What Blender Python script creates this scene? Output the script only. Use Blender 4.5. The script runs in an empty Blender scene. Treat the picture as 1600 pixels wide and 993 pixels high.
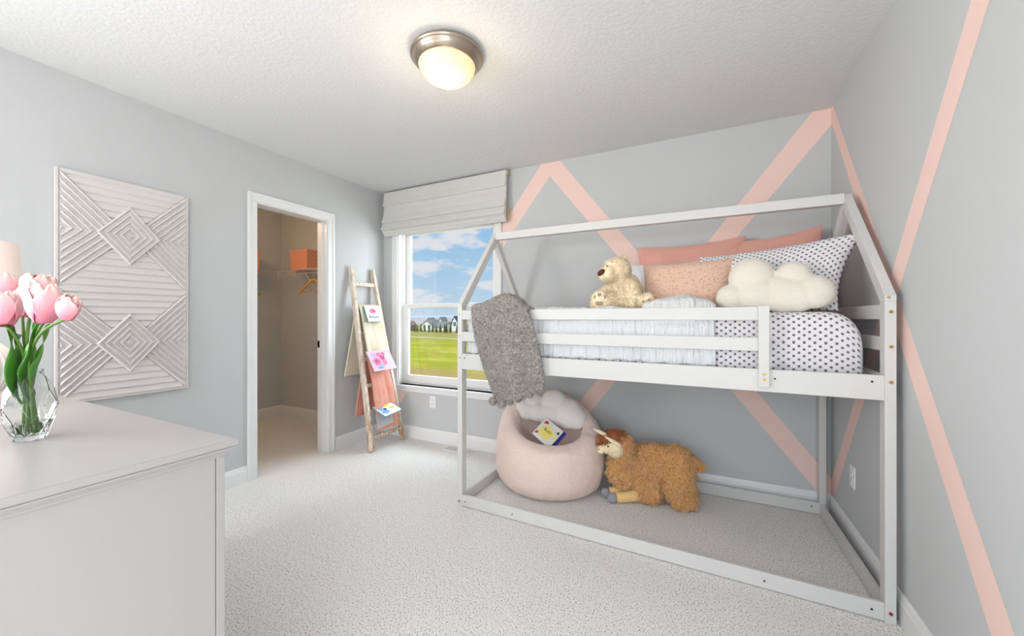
import bpy, bmesh, math, random
from mathutils import Vector, Matrix, Euler, noise

# ---------------------------------------------------------------- camera, world, light, exposure
sc = bpy.context.scene
COL = sc.collection
CAM_Z = 1.1754
YAW = 0.4641
cam_d = bpy.data.cameras.new('camera')
cam_d.lens = 36.0 * 600.7 / 1600.0
cam_d.sensor_width = 36.0
cam_d.clip_start = 0.02
cam_d.clip_end = 2000
cam = bpy.data.objects.new('camera', cam_d)
cam.location = (0, 0, CAM_Z)
cam.rotation_euler = (math.pi / 2, 0, YAW)
COL.objects.link(cam)
sc.camera = cam

sc.view_settings.view_transform = 'Standard'
sc.view_settings.look = 'None'
sc.view_settings.gamma = 1
sc.view_settings.exposure = 0.9
sc.view_settings.use_curve_mapping = False


def make_world():
    w = bpy.data.worlds.new('sky')
    sc.world = w
    w.use_nodes = True
    nt = w.node_tree
    nt.nodes.clear()
    N = nt.nodes.new
    L = nt.links.new
    out = N('ShaderNodeOutputWorld')
    bg = N('ShaderNodeBackground')
    tc = N('ShaderNodeTexCoord')
    sep = N('ShaderNodeSeparateXYZ')
    L(tc.outputs['Generated'], sep.inputs[0])
    ramp = N('ShaderNodeValToRGB')
    cr = ramp.color_ramp
    cr.elements[0].position = 0.0
    cr.elements[0].color = (0.66, 0.82, 0.97, 1)
    cr.elements[1].position = 0.30
    cr.elements[1].color = (0.25, 0.56, 0.93, 1)
    e = cr.elements.new(0.10)
    e.color = (0.50, 0.74, 0.97, 1)
    L(sep.outputs['Z'], ramp.inputs[0])
    # clouds: noise in a plane that recedes to the horizon
    zz = N('ShaderNodeMath'); zz.operation = 'MAXIMUM'; zz.inputs[1].default_value = 0.0
    L(sep.outputs['Z'], zz.inputs[0])
    za = N('ShaderNodeMath'); za.operation = 'ADD'; za.inputs[1].default_value = 0.22
    L(zz.outputs[0], za.inputs[0])
    dv = N('ShaderNodeVectorMath'); dv.operation = 'DIVIDE'
    cmb = N('ShaderNodeCombineXYZ')
    for i in range(3):
        L(za.outputs[0], cmb.inputs[i])
    L(tc.outputs['Generated'], dv.inputs[0])
    L(cmb.outputs[0], dv.inputs[1])
    nz = N('ShaderNodeTexNoise')
    nz.inputs['Scale'].default_value = 2.7
    nz.inputs['Detail'].default_value = 8
    nz.inputs['Roughness'].default_value = 0.56
    mp = N('ShaderNodeMapping')
    mp.inputs['Location'].default_value = (3.3, 1.75, 0.4)
    mp.inputs['Scale'].default_value = (1.0, 1.0, 1.2)
    L(dv.outputs[0], mp.inputs[0])
    L(mp.outputs[0], nz.inputs['Vector'])
    cramp = N('ShaderNodeValToRGB')
    cramp.color_ramp.elements[0].position = 0.53
    cramp.color_ramp.elements[0].color = (0, 0, 0, 1)
    cramp.color_ramp.elements[1].position = 0.61
    cramp.color_ramp.elements[1].color = (0.9, 0.9, 0.9, 1)
    L(nz.outputs[0], cramp.inputs[0])
    mix = N('ShaderNodeMixRGB')
    mix.inputs[2].default_value = (0.93, 0.93, 0.97, 1)
    L(cramp.outputs[0], mix.inputs[0])
    L(ramp.outputs[0], mix.inputs[1])
    # below the horizon: pale ground haze
    low = N('ShaderNodeMath'); low.operation = 'LESS_THAN'; low.inputs[1].default_value = -0.01
    L(sep.outputs['Z'], low.inputs[0])
    mix2 = N('ShaderNodeMixRGB')
    mix2.inputs[2].default_value = (0.62, 0.62, 0.58, 1)
    L(low.outputs[0], mix2.inputs[0])
    L(mix.outputs[0], mix2.inputs[1])
    L(mix2.outputs[0], bg.inputs[0])
    bg.inputs[1].default_value = 0.47
    L(bg.outputs[0], out.inputs[0])


make_world()


def area(name, loc, rot, sx, sy, power, color):
    d = bpy.data.lights.new(name, 'AREA')
    d.shape = 'RECTANGLE'
    d.size = sx
    d.size_y = sy
    d.energy = power
    d.color = color
    o = bpy.data.objects.new(name, d)
    o.location = loc
    o.rotation_euler = rot
    COL.objects.link(o)
    return o


# fill lamp added behind the camera, and soft sun from outside the window
area('rear_fill', (-1.1, -2.2, 1.25), (math.radians(96), 0, 0), 3.4, 2.0, 13, (1.0, 0.99, 0.97))
# added fill lamps for the side walls, in the unseen near half
area('left_fill', (-2.85, -1.35, 1.10), (math.radians(86), 0, math.radians(-80)), 1.7, 1.6, 62, (1.0, 1.0, 0.985))
area('right_fill', (0.60, -1.3, 1.02), (math.radians(84), 0, math.radians(76)), 1.6, 1.8, 30, (0.96, 0.985, 1.0))
# open sky outside the bedroom window: high light falling on the floor, low light falling on the left wall
area('window_sky_high', (-2.2, 4.0, 3.5), (math.radians(-52), 0, 0), 2.6, 1.6, 76, (0.80, 0.93, 1.0))
area('window_sky_side', (-0.7, 3.95, 1.7), (math.radians(90), 0, math.radians(130)), 1.6, 1.8, 46, (0.88, 0.95, 1.0))
sd = bpy.data.lights.new('soft_sun', 'SUN')
sd.energy = 1.6
sd.angle = math.radians(50)
sd.color = (0.93, 0.97, 1.0)
sun = bpy.data.objects.new('soft_sun', sd)
sun.rotation_euler = (math.radians(48), 0, math.radians(12))
COL.objects.link(sun)

# ---------------------------------------------------------------- helpers
PI = math.pi
rnd = random.Random(7)


def lin(r, g, b):
    def f(c):
        c /= 255.0
        return c / 12.92 if c <= 0.04045 else ((c + 0.055) / 1.055) ** 2.4
    return (f(r), f(g), f(b), 1)


class NT:
    def __init__(s, name):
        s.m = bpy.data.materials.new(name)
        s.m.use_nodes = True
        s.t = s.m.node_tree
        s.b = s.t.nodes['Principled BSDF']
        s.o = s.t.nodes['Material Output']

    def n(s, typ, **kw):
        x = s.t.nodes.new(typ)
        for k, v in kw.items():
            setattr(x, k, v)
        return x

    def l(s, a, b):
        s.t.links.new(a, b)

    def math(s, op, a, b=None, c=None):
        x = s.n('ShaderNodeMath', operation=op)
        for i, v in enumerate((a, b, c)):
            if v is None:
                continue
            if isinstance(v, (int, float)):
                x.inputs[i].default_value = v
            else:
                s.l(v, x.inputs[i])
        return x.outputs[0]

    def mix(s, f, a, b):
        x = s.n('ShaderNodeMixRGB')
        for i, v in enumerate((f, a, b)):
            if isinstance(v, (int, float, tuple)):
                x.inputs[i].default_value = v
            else:
                s.l(v, x.inputs[i])
        return x.outputs[0]

    def coord(s, kind='Object', scale=None):
        c = s.n('ShaderNodeTexCoord').outputs[kind]
        if scale:
            m = s.n('ShaderNodeMapping')
            m.inputs['Scale'].default_value = scale
            s.l(c, m.inputs[0])
            c = m.outputs[0]
        return c

    def noise(s, vec, scale, detail=3, rough=0.5):
        x = s.n('ShaderNodeTexNoise')
        x.inputs['Scale'].default_value = scale
        x.inputs['Detail'].default_value = detail
        x.inputs['Roughness'].default_value = rough
        s.l(vec, x.inputs['Vector'])
        return x.outputs[0]

    def ramp(s, fac, stops):
        x = s.n('ShaderNodeValToRGB')
        e = x.color_ramp.elements
        while len(e) < len(stops):
            e.new(0.5)
        for i, (p, c) in enumerate(stops):
            e[i].position = p
            e[i].color = c
        s.l(fac, x.inputs[0])
        return x.outputs[0]

    def bump(s, h, strength, dist=0.01):
        x = s.n('ShaderNodeBump')
        x.inputs['Strength'].default_value = strength
        x.inputs['Distance'].default_value = dist
        s.l(h, x.inputs['Height'])
        s.l(x.outputs[0], s.b.inputs['Normal'])


def mat(name, col, rough=0.6, metal=0.0, spec=0.3, bump=None, vary=None, sheen=0.0, emit=None, kind='Object'):
    """bump = (scale, strength, dist); vary = (scale, colour2, lo, hi)"""
    t = NT(name)
    t.b.inputs['Base Color'].default_value = col
    t.b.inputs['Roughness'].default_value = rough
    t.b.inputs['Metallic'].default_value = metal
    t.b.inputs['Specular IOR Level'].default_value = spec
    if sheen:
        t.b.inputs['Sheen Weight'].default_value = sheen
    if vary:
        sca, c2, lo, hi = vary
        f = t.noise(t.coord(kind), sca, 4)
        r = t.ramp(f, [(lo, (0, 0, 0, 1)), (hi, (1, 1, 1, 1))])
        t.l(t.mix(r, col, c2), t.b.inputs['Base Color'])
    if bump:
        f = t.noise(t.coord(kind), bump[0], 4, 0.6)
        t.bump(f, bump[1], bump[2])
    if emit:
        t.b.inputs['Emission Color'].default_value = emit[0]
        t.b.inputs['Emission Strength'].default_value = emit[1]
    return t.m


class MB:
    """collects geometry in world coordinates and builds ONE mesh object"""

    def __init__(s):
        s.v = []
        s.f = []
        s.mi = []
        s.uv = {}
        s.cur = 0

    def add(s, vs, fs, uvs=None):
        o = len(s.v)
        s.v += [tuple(p) for p in vs]
        for k, f in enumerate(fs):
            s.f.append(tuple(i + o for i in f))
            s.mi.append(s.cur)
        if uvs:
            for i, u in enumerate(uvs):
                s.uv[o + i] = u
        return s

    def box(s, x0, x1, y0, y1, z0, z1):
        vs = [(x, y, z) for x in (x0, x1) for y in (y0, y1) for z in (z0, z1)]
        fs = [(0, 1, 3, 2), (4, 6, 7, 5), (0, 4, 5, 1), (2, 3, 7, 6), (0, 2, 6, 4), (1, 5, 7, 3)]
        return s.add(vs, fs)

    def obox(s, c, size, rot):
        """oriented box: rot = Matrix 3x3 or Euler tuple"""
        R = rot if isinstance(rot, Matrix) else Euler(rot).to_matrix()
        c = Vector(c)
        hx, hy, hz = [q / 2 for q in size]
        vs = [c + R @ Vector((x, y, z)) for x in (-hx, hx) for y in (-hy, hy) for z in (-hz, hz)]
        fs = [(0, 1, 3, 2), (4, 6, 7, 5), (0, 4, 5, 1), (2, 3, 7, 6), (0, 2, 6, 4), (1, 5, 7, 3)]
        return s.add(vs, fs)

    def bar(s, a, b, w, h, up=(0, 0, 1)):
        """bar from a to b, w across, h along up"""
        a, b = Vector(a), Vector(b)
        d = (b - a).normalized()
        side = d.cross(Vector(up)).normalized()
        u = side.cross(d).normalized()
        vs = []
        for p in (a, b):
            for i, j in ((-1, -1), (1, -1), (1, 1), (-1, 1)):
                vs.append(p + side * (i * w / 2) + u * (j * h / 2))
        fs = [(0, 3, 2, 1), (4, 5, 6, 7), (0, 1, 5, 4), (1, 2, 6, 5), (2, 3, 7, 6), (3, 0, 4, 7)]
        return s.add(vs, fs)

    def tube(s, pts, r, n=8, cap=True):
        pts = [Vector(p) for p in pts]
        rs = r if isinstance(r, (list, tuple)) else [r] * len(pts)
        vs = []
        prev = None
        for i, p in enumerate(pts):
            d = (pts[min(i + 1, len(pts) - 1)] - pts[max(i - 1, 0)]).normalized()
            if prev is None:
                ref = Vector((0, 0, 1)) if abs(d.z) < 0.9 else Vector((1, 0, 0))
                a = d.cross(ref).normalized()
            else:
                a = (prev - d * prev.dot(d)).normalized()
            prev = a
            b = d.cross(a)
            for k in range(n):
                t = 2 * PI * k / n
                vs.append(p + (a * math.cos(t) + b * math.sin(t)) * rs[i])
        fs = []
        for i in range(len(pts) - 1):
            for k in range(n):
                k2 = (k + 1) % n
                fs.append((i * n + k, i * n + k2, (i + 1) * n + k2, (i + 1) * n + k))
        if cap:
            fs.append(tuple(range(n - 1, -1, -1)))
            fs.append(tuple((len(pts) - 1) * n + k for k in range(n)))
        return s.add(vs, fs)

    def lathe(s, c, prof, n=32, twist=0.0, sx=1, sy=1):
        vs, fs = [], []
        m = len(prof)
        for i, (r, z) in enumerate(prof):
            for k in range(n):
                t = 2 * PI * (k + twist * i) / n
                vs.append((c[0] + r * sx * math.cos(t), c[1] + r * sy * math.sin(t), c[2] + z))
        for i in range(m - 1):
            for k in range(n):
                k2 = (k + 1) % n
                fs.append((i * n + k, i * n + k2, (i + 1) * n + k2, (i + 1) * n + k))
        return s.add(vs, fs)

    def ball(s, c, r, rot=None, nu=20, nv=12):
        R = Euler(rot).to_matrix() if rot else Matrix.Identity(3)
        if isinstance(r, (int, float)):
            r = (r, r, r)
        c = Vector(c)
        vs = [c + R @ Vector((0, 0, -r[2]))]
        for i in range(1, nv):
            ph = -PI / 2 + PI * i / nv
            for k in range(nu):
                t = 2 * PI * k / nu
                vs.append(c + R @ Vector((r[0] * math.cos(ph) * math.cos(t), r[1] * math.cos(ph) * math.sin(t), r[2] * math.sin(ph))))
        vs.append(c + R @ Vector((0, 0, r[2])))
        fs = []
        for k in range(nu):
            fs.append((0, 1 + (k + 1) % nu, 1 + k))
        for i in range(nv - 2):
            for k in range(nu):
                k2 = (k + 1) % nu
                fs.append((1 + i * nu + k, 1 + i * nu + k2, 1 + (i + 1) * nu + k2, 1 + (i + 1) * nu + k))
        last = len(vs) - 1
        b0 = 1 + (nv - 2) * nu
        for k in range(nu):
            fs.append((last, b0 + k, b0 + (k + 1) % nu))
        return s.add(vs, fs)

    def grid(s, fn, nu, nv, wrapu=False, uvf=None):
        vs, fs, uvs = [], [], []
        cu = nu if wrapu else nu + 1
        for j in range(nv + 1):
            for i in range(cu):
                vs.append(fn(i / nu, j / nv))
                if uvf:
                    uvs.append(uvf(i / nu, j / nv))
        for j in range(nv):
            for i in range(nu):
                i2 = (i + 1) % cu if wrapu else i + 1
                fs.append((j * cu + i, j * cu + i2, (j + 1) * cu + i2, (j + 1) * cu + i))
        return s.add(vs, fs, uvs if uvf else None)

    def poly(s, pts):
        return s.add(pts, [tuple(range(len(pts)))])

    def build(s, name, mats, parent=None, origin=None, smooth=False, bevel=0, bseg=2, recalc=True, merge=0, sub=0):
        if origin is None:
            origin = parent['_o'] if parent is not None and '_o' in parent else (0, 0, 0)
        ox, oy, oz = origin
        me = bpy.data.meshes.new(name)
        me.from_pydata([(x - ox, y - oy, z - oz) for x, y, z in s.v], [], s.f)
        if not isinstance(mats, (list, tuple)):
            mats = [mats]
        for m in mats:
            me.materials.append(m)
        me.polygons.foreach_set('material_index', s.mi)
        if s.uv:
            l = me.uv_layers.new(name='UVMap')
            for lp in me.loops:
                l.data[lp.index].uv = s.uv.get(lp.vertex_index, (0, 0))
        if merge or recalc:
            bm = bmesh.new()
            bm.from_mesh(me)
            if merge:
                bmesh.ops.remove_doubles(bm, verts=bm.verts, dist=merge)
            if recalc:
                bmesh.ops.recalc_face_normals(bm, faces=bm.faces)
            bm.to_mesh(me)
            bm.free()
        if smooth:
            me.polygons.foreach_set('use_smooth', [True] * len(me.polygons))
        me.update()
        o = bpy.data.objects.new(name, me)
        COL.objects.link(o)
        if parent is None:
            o.location = origin
        else:
            o.parent = parent
        ORG[o.name] = origin
        o['_o'] = origin
        if bevel:
            md = o.modifiers.new('bevel', 'BEVEL')
            md.width = bevel
            md.segments = bseg
            md.limit_method = 'ANGLE'
            md.angle_limit = math.radians(40)
            md.harden_normals = False
        if sub:
            md = o.modifiers.new('sub', 'SUBSURF')
            md.levels = sub
            md.render_levels = sub
        return o


ORG = {}


def thing(name, label, cat, loc, group=None):
    o = bpy.data.objects.new(name, None)
    o.empty_display_size = 0.1
    o.location = loc
    COL.objects.link(o)
    o['_o'] = tuple(loc)
    return tag(o, label, cat, group)


def tag(o, label=None, cat=None, group=None, kind=None):
    if label:
        o['label'] = label
    if cat:
        o['category'] = cat
    if group:
        o['group'] = group
    if kind:
        o['kind'] = kind
    return o


def struct(o):
    o['kind'] = 'structure'
    return o


def clip_poly(poly, x0, x1, z0, z1):
    def cl(P, ins, inter):
        R = []
        for i in range(len(P)):
            a, b = P[i], P[(i + 1) % len(P)]
            if ins(a):
                R.append(a)
                if not ins(b):
                    R.append(inter(a, b))
            elif ins(b):
                R.append(inter(a, b))
        return R

    def ix(c):
        return lambda a, b: (c, a[1] + (b[1] - a[1]) * (c - a[0]) / (b[0] - a[0]))

    def iz(c):
        return lambda a, b: (a[0] + (b[0] - a[0]) * (c - a[1]) / (b[1] - a[1]), c)
    for ins, it in ((lambda p: p[0] >= x0, ix(x0)), (lambda p: p[0] <= x1, ix(x1)),
                    (lambda p: p[1] >= z0, iz(z0)), (lambda p: p[1] <= z1, iz(z1))):
        poly = cl(poly, ins, it)
        if len(poly) < 3:
            return []
    return poly


def fbm(p, o=3):
    return noise.fractal(Vector(p), 1.0, 2.0, o)


def text_mesh(txt, size, name='lettering', extrude=0.0002):
    cu = bpy.data.curves.new('txt', 'FONT')
    cu.body = txt
    cu.size = size
    cu.align_x = 'CENTER'
    cu.align_y = 'CENTER'
    cu.extrude = extrude
    o = bpy.data.objects.new('txt', cu)
    COL.objects.link(o)
    bpy.context.view_layer.update()
    dg = bpy.context.evaluated_depsgraph_get()
    me = bpy.data.meshes.new_from_object(o.evaluated_get(dg))
    me.name = name
    bpy.data.objects.remove(o)
    bpy.data.curves.remove(cu)
    return me


def place_text(txt, size, M, m, parent, name='lettering'):
    """M: world matrix of the lettering plane"""
    me = text_mesh(txt, size, name)
    ox = Vector(parent['_o'])
    me.transform(Matrix.Translation(-ox) @ M)
    me.materials.append(m)
    o = bpy.data.objects.new(name, me)
    COL.objects.link(o)
    o.parent = parent
    o['_o'] = parent['_o']
    return o


def fur_on(src, name, m, parent, count, length, rad, seed=1, keep=None, droop=0.35, jitter=0.5):
    """tufts of pile growing from the evaluated surface of src: one mesh"""
    bpy.context.view_layer.update()
    dg = bpy.context.evaluated_depsgraph_get()
    ev = src.evaluated_get(dg)
    me = ev.to_mesh()
    me.calc_loop_triangles()
    MW = src.matrix_world.copy()
    NM = MW.to_3x3()
    tris = []
    cum = []
    tot = 0
    for t in me.loop_triangles:
        tot += t.area
        tris.append(t)
        cum.append(tot)
    import bisect
    R = random.Random(seed)
    vs, fs = [], []
    o3 = Vector(parent['_o'])
    for _ in range(count):
        t = tris[min(bisect.bisect(cum, R.random() * tot), len(tris) - 1)]
        a, b, c = [me.vertices[i].co for i in t.vertices]
        u, v = R.random(), R.random()
        if u + v > 1:
            u, v = 1 - u, 1 - v
        p = MW @ (a + (b - a) * u + (c - a) * v)
        nrm = (NM @ t.normal).normalized()
        if keep and not keep(p, nrm):
            continue
        q = Vector((noise.noise(p * 28), noise.noise(p * 28 + Vector((9, 3, 1))), noise.noise(p * 28 + Vector((2, 8, 5)))))
        d = (nrm + q * jitter * 1.6 + Vector((R.uniform(-1, 1), R.uniform(-1, 1), R.uniform(-1, 1))) * jitter * 0.5
             + Vector((0, 0, -droop))).normalized()
        L = length * R.uniform(0.6, 1.25)
        s1 = d.orthogonal().normalized()
        s2 = d.cross(s1)
        k0 = len(vs)
        mid = p + d * L * 0.55
        tip = p + d * L + Vector((0, 0, -droop * L * 0.6)) + q * L * 0.5
        for k in range(3):
            w = (s1 * math.cos(2.094 * k) + s2 * math.sin(2.094 * k)) * rad
            vs.append(p - nrm * rad - o3 + w)
        for k in range(3):
            w = (s1 * math.cos(2.094 * k) + s2 * math.sin(2.094 * k)) * rad * 0.8
            vs.append(mid - o3 + w)
        vs.append(tip - o3)
        for k in range(3):
            k2 = (k + 1) % 3
            fs.append((k0 + k, k0 + k2, k0 + 3 + k2, k0 + 3 + k))
            fs.append((k0 + 3 + k, k0 + 3 + k2, k0 + 6))
    ev.to_mesh_clear()
    m2 = bpy.data.meshes.new(name)
    m2.from_pydata([tuple(v) for v in vs], [], fs)
    m2.materials.append(m)
    m2.polygons.foreach_set('use_smooth', [True] * len(m2.polygons))
    o = bpy.data.objects.new(name, m2)
    COL.objects.link(o)
    o.parent = parent
    o['_o'] = parent['_o']
    return o


def remesh(o, vox, smooth_it=6):
    md = o.modifiers.new('remesh', 'REMESH')
    md.mode = 'VOXEL'
    md.voxel_size = vox
    md.use_smooth_shade = True
    ms = o.modifiers.new('smooth', 'SMOOTH')
    ms.iterations = smooth_it
    ms.factor = 0.6


# ---------------------------------------------------------------- materials
def wall_mat(name, col):
    return mat(name, col, 0.75, spec=0.25, bump=(260, 0.06, 0.002))


M_wall = wall_mat('wall_paint_grey', lin(201, 203, 204))
M_closet = wall_mat('closet_paint', lin(201, 203, 204))
M_stripe = wall_mat('stripe_paint_pink', lin(246, 214, 204))
M_trim = mat('trim_white', lin(236, 236, 236), 0.35, spec=0.4)
M_bed = mat('bed_white_lacquer', lin(214, 213, 211), 0.4, spec=0.4)
M_plastic = mat('outlet_plastic', lin(240, 240, 240), 0.3)
M_dark = mat('dark_metal', (0.02, 0.017, 0.015, 1), 0.4, metal=0.6)
M_brass = mat('brass_bolt', lin(190, 150, 80), 0.35, metal=0.7)
M_rust = mat('red_brown_bolt', lin(150, 60, 40), 0.5)
M_nickel = mat('brushed_nickel', lin(178, 165, 150), 0.28, metal=1.0)


def ceiling_mat():
    t = NT('ceiling_texture')
    t.b.inputs['Base Color'].default_value = lin(222, 223, 224)
    t.b.inputs['Roughness'].default_value = 0.9
    c = t.coord('Object')
    a = t.noise(c, 55, 5, 0.62)
    r = t.ramp(a, [(0.42, (0, 0, 0, 1)), (0.56, (1, 1, 1, 1))])
    b = t.noise(c, 110, 3, 0.6)
    h = t.math('ADD', r, t.math('MULTIPLY', b, 0.5))
    t.bump(h, 0.3, 0.004)
    return t.m


def carpet_mat():
    t = NT('carpet_pile')
    t.b.inputs['Roughness'].default_value = 1.0
    t.b.inputs['Specular IOR Level'].default_value = 0.05
    t.b.inputs['Sheen Weight'].default_value = 0.15
    c = t.coord('Object')
    a = t.noise(c, 140, 3, 0.65)
    col = t.ramp(a, [(0.34, lin(132, 118, 104)), (0.44, lin(240, 236, 232)), (0.56, lin(252, 251, 250))])
    big = t.noise(c, 3.0, 3, 0.5)
    col2 = t.mix(t.ramp(big, [(0.4, (0, 0, 0, 1)), (0.62, (0.28, 0.28, 0.28, 1))]), col, lin(240, 235, 229))
    t.l(col2, t.b.inputs['Base Color'])
    b = t.noise(c, 210, 3, 0.7)
    h = t.math('ADD', t.math('MULTIPLY', a, 1.0), t.math('MULTIPLY', b, 0.6))
    t.bump(h, 0.7, 0.009)
    return t.m


M_ceil = ceiling_mat()
M_carpet = carpet_mat()


def dots_mat(name, base, dot, sx, sy, r):
    t = NT(name)
    t.b.inputs['Roughness'].default_value = 0.85
    uv = t.coord('UV')
    sp = t.n('ShaderNodeSeparateXYZ')
    t.l(uv, sp.inputs[0])
    ds = []
    for off in (0.0, 0.5):
        px = t.math('SUBTRACT', t.math('FRACT', t.math('ADD', t.math('DIVIDE', sp.outputs[0], sx), off)), 0.5)
        py = t.math('SUBTRACT', t.math('FRACT', t.math('ADD', t.math('DIVIDE', sp.outputs[1], sy), off)), 0.5)
        px = t.math('MULTIPLY', px, sx)
        py = t.math('MULTIPLY', py, sy)
        ds.append(t.math('SQRT', t.math('ADD', t.math('MULTIPLY', px, px), t.math('MULTIPLY', py, py))))
    d = t.math('MINIMUM', ds[0], ds[1])
    f = t.math('LESS_THAN', d, r)
    t.l(t.mix(f, base, dot), t.b.inputs['Base Color'])
    nz = t.noise(t.coord('Object'), 14, 3)
    t.bump(nz, 0.35, 0.02)
    return t.m


M_dots = dots_mat('dotted_cotton', lin(228, 225, 228), lin(112, 108, 118), 0.037, 0.029, 0.0056)
M_white_cloth = mat('white_cotton', lin(226, 227, 229), 0.85, bump=(18, 0.35, 0.02))
_c = NT('gathered_white_cotton')
_c.b.inputs['Base Color'].default_value = lin(232, 233, 235)
_c.b.inputs['Roughness'].default_value = 0.9
_w = _c.noise(_c.coord('Object', (26, 7, 3.5)), 1.6, 4, 0.55)
_c.bump(_w, 0.9, 0.03)
M_comf = _c.m
M_salmon = mat('salmon_cotton', lin(232, 172, 158), 0.85, bump=(12, 0.4, 0.02), sheen=0.2)
M_plush_white = mat('cream_plush', lin(232, 225, 212), 0.95, bump=(160, 0.6, 0.006), sheen=0.4)
M_plush_grey = mat('grey_plush', lin(236, 230, 224), 0.95, bump=(200, 0.5, 0.004), sheen=0.3)


def tan_weave():
    t = NT('tan_diamond_weave')
    t.b.inputs['Roughness'].default_value = 0.85
    uv = t.coord('UV')
    sp = t.n('ShaderNodeSeparateXYZ')
    t.l(uv, sp.inputs[0])
    s = 0.013
    u = t.math('DIVIDE', t.math('ADD', sp.outputs[0], sp.outputs[1]), s)
    v = t.math('DIVIDE', t.math('SUBTRACT', sp.outputs[0], sp.outputs[1]), s)
    fu = t.math('ABSOLUTE', t.math('SUBTRACT', t.math('FRACT', u), 0.5))
    fv = t.math('ABSOLUTE', t.math('SUBTRACT', t.math('FRACT', v), 0.5))
    m = t.math('MINIMUM', fu, fv)
    f = t.math('LESS_THAN', m, 0.09)
    nz = t.noise(t.coord('UV'), 60, 2)
    f2 = t.math('MULTIPLY', f, t.math('GREATER_THAN', nz, 0.42))
    t.l(t.mix(f2, lin(214, 168, 145), lin(250, 228, 208)), t.b.inputs['Base Color'])
    t.bump(m, 0.3, 0.003)
    return t.m


M_tan = tan_weave()


def box_weave():
    t = NT('woven_orange_box')
    t.b.inputs['Roughness'].default_value = 0.7
    c = t.coord('Object')
    sp = t.n('ShaderNodeSeparateXYZ')
    t.l(c, sp.inputs[0])
    s = 0.045
    h = t.math('ADD', sp.outputs[0], sp.outputs[1])
    u = t.math('DIVIDE', t.math('ADD', h, sp.outputs[2]), s)
    v = t.math('DIVIDE', t.math('SUBTRACT', h, sp.outputs[2]), s)
    fu = t.math('ABSOLUTE', t.math('SUBTRACT', t.math('FRACT', u), 0.5))
    fv = t.math('ABSOLUTE', t.math('SUBTRACT', t.math('FRACT', v), 0.5))
    m = t.math('MINIMUM', fu, fv)
    f = t.math('LESS_THAN', m, 0.10)
    t.l(t.mix(f, lin(226, 142, 110), lin(244, 186, 152)), t.b.inputs['Base Color'])
    return t.m


# ---------------------------------------------------------------- room shell
XL, XR, YB, ZC = -2.942, 0.684, 2.937, 2.44
YN = -2.3            # the room is left open towards the hall behind the camera
T = 0.12
DY0, DY1, DZ = 1.675, 2.288, 2.035       # closet doorway
WX0, WX1, WZ0, WZ1 = -2.745, -1.632, 0.515, 2.065   # window opening

mb = MB()
mb.box(-4.9, XR + T, YN, YB + T, -0.1, 0)
floor = struct(mb.build('floor', M_carpet))
mb = MB()
mb.box(-4.9, XR + T, YN, YB + T, ZC, ZC + 0.1)
ceiling = struct(mb.build('ceiling', M_ceil))

# left wall with the closet doorway
mb = MB()
mb.box(XL - T, XL, YN, DY0, 0, ZC)
mb.box(XL - T, XL, DY1, YB, 0, ZC)
mb.box(XL - T, XL, DY0, DY1, DZ, ZC)
wall_left = struct(mb.build('wall_left', M_wall))

# back wall with the window opening and the painted bands
mb = MB()
rects = [(XL - T, WX0, 0, ZC), (WX1, XR + T, 0, ZC), (WX0, WX1, 0, WZ0), (WX0, WX1, WZ1, ZC)]
for x0, x1, z0, z1 in rects:
    mb.box(x0, x1, YB, YB + T, z0, z1)
mb.cur = 1


def ext(p, q, z0=-0.5, z1=3.0):
    k = (q[0] - p[0]) / (q[1] - p[1])
    return (p[0] + k * (z0 - p[1]), z0), (p[0] + k * (z1 - p[1]), z1)


def band(e1, e2, z0=0, z1=ZC):
    a0, a1 = ext(*e1)
    b0, b1 = ext(*e2)
    return [a0, a1, b1, b0]


bands = [
    (band(((-1.2, 2.44), (-2.731, 0.464)), ((-1.126, 2.33), (-2.603, 0.474))), -9, -1.126),
    (band(((-1.04, 2.44), (0.657, 0.239)), ((-1.126, 2.33), (0.604, 0.13))), -1.126, 9),
    (band(((0.595, 2.444), (-0.895, 0.495)), ((0.682, 2.338), (-0.813, 0.423))), -9, 9),
]
for k, (bp, lo, hi) in enumerate(bands):
    for x0, x1, z0, z1 in rects:
        x0, x1 = max(x0, lo), min(x1, hi)
        x0, x1 = max(x0, XL), min(x1, XR)
        if x1 <= x0:
            continue
        c = clip_poly(bp, x0, x1, z0, z1)
        if c:
            mb.poly([(x, YB - 0.0004 - 0.0001 * k, z) for x, z in c])
wall_back = struct(mb.build('wall_back', [M_wall, M_stripe], recalc=False))

mb = MB()
mb.box(XR, XR + T, YN, YB, 0, ZC)
mb.cur = 1
for k, bp in enumerate((band(((2.90, 2.44), (1.401, 0.393)), ((2.583, 1.866), (1.489, 0.329))),
           band(((1.574, 2.086), (2.96, 0.159)), ((1.494, 2.027), (2.92, 0.060))))):
    c = clip_poly(bp, YN, YB, 0, ZC)
    mb.poly([(XR - 0.0004 - 0.0001 * k, y, z) for y, z in c])
wall_right = struct(mb.build('wall_right', [M_wall, M_stripe], recalc=False))

# walk-in closet behind the left wall
CX = -4.63
mb = MB(); mb.box(CX - T, CX, 0.6, YB, 0, ZC)
struct(mb.build('wall_closet_back', M_closet))
mb = MB(); mb.box(CX - T, XL - T, YB, YB + T, 0, ZC)
struct(mb.build('wall_closet_right', M_closet))
mb = MB(); mb.box(CX - T, XL - T, 0.6 - T, 0.6, 0, ZC)
struct(mb.build('wall_closet_left', M_closet))


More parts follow.
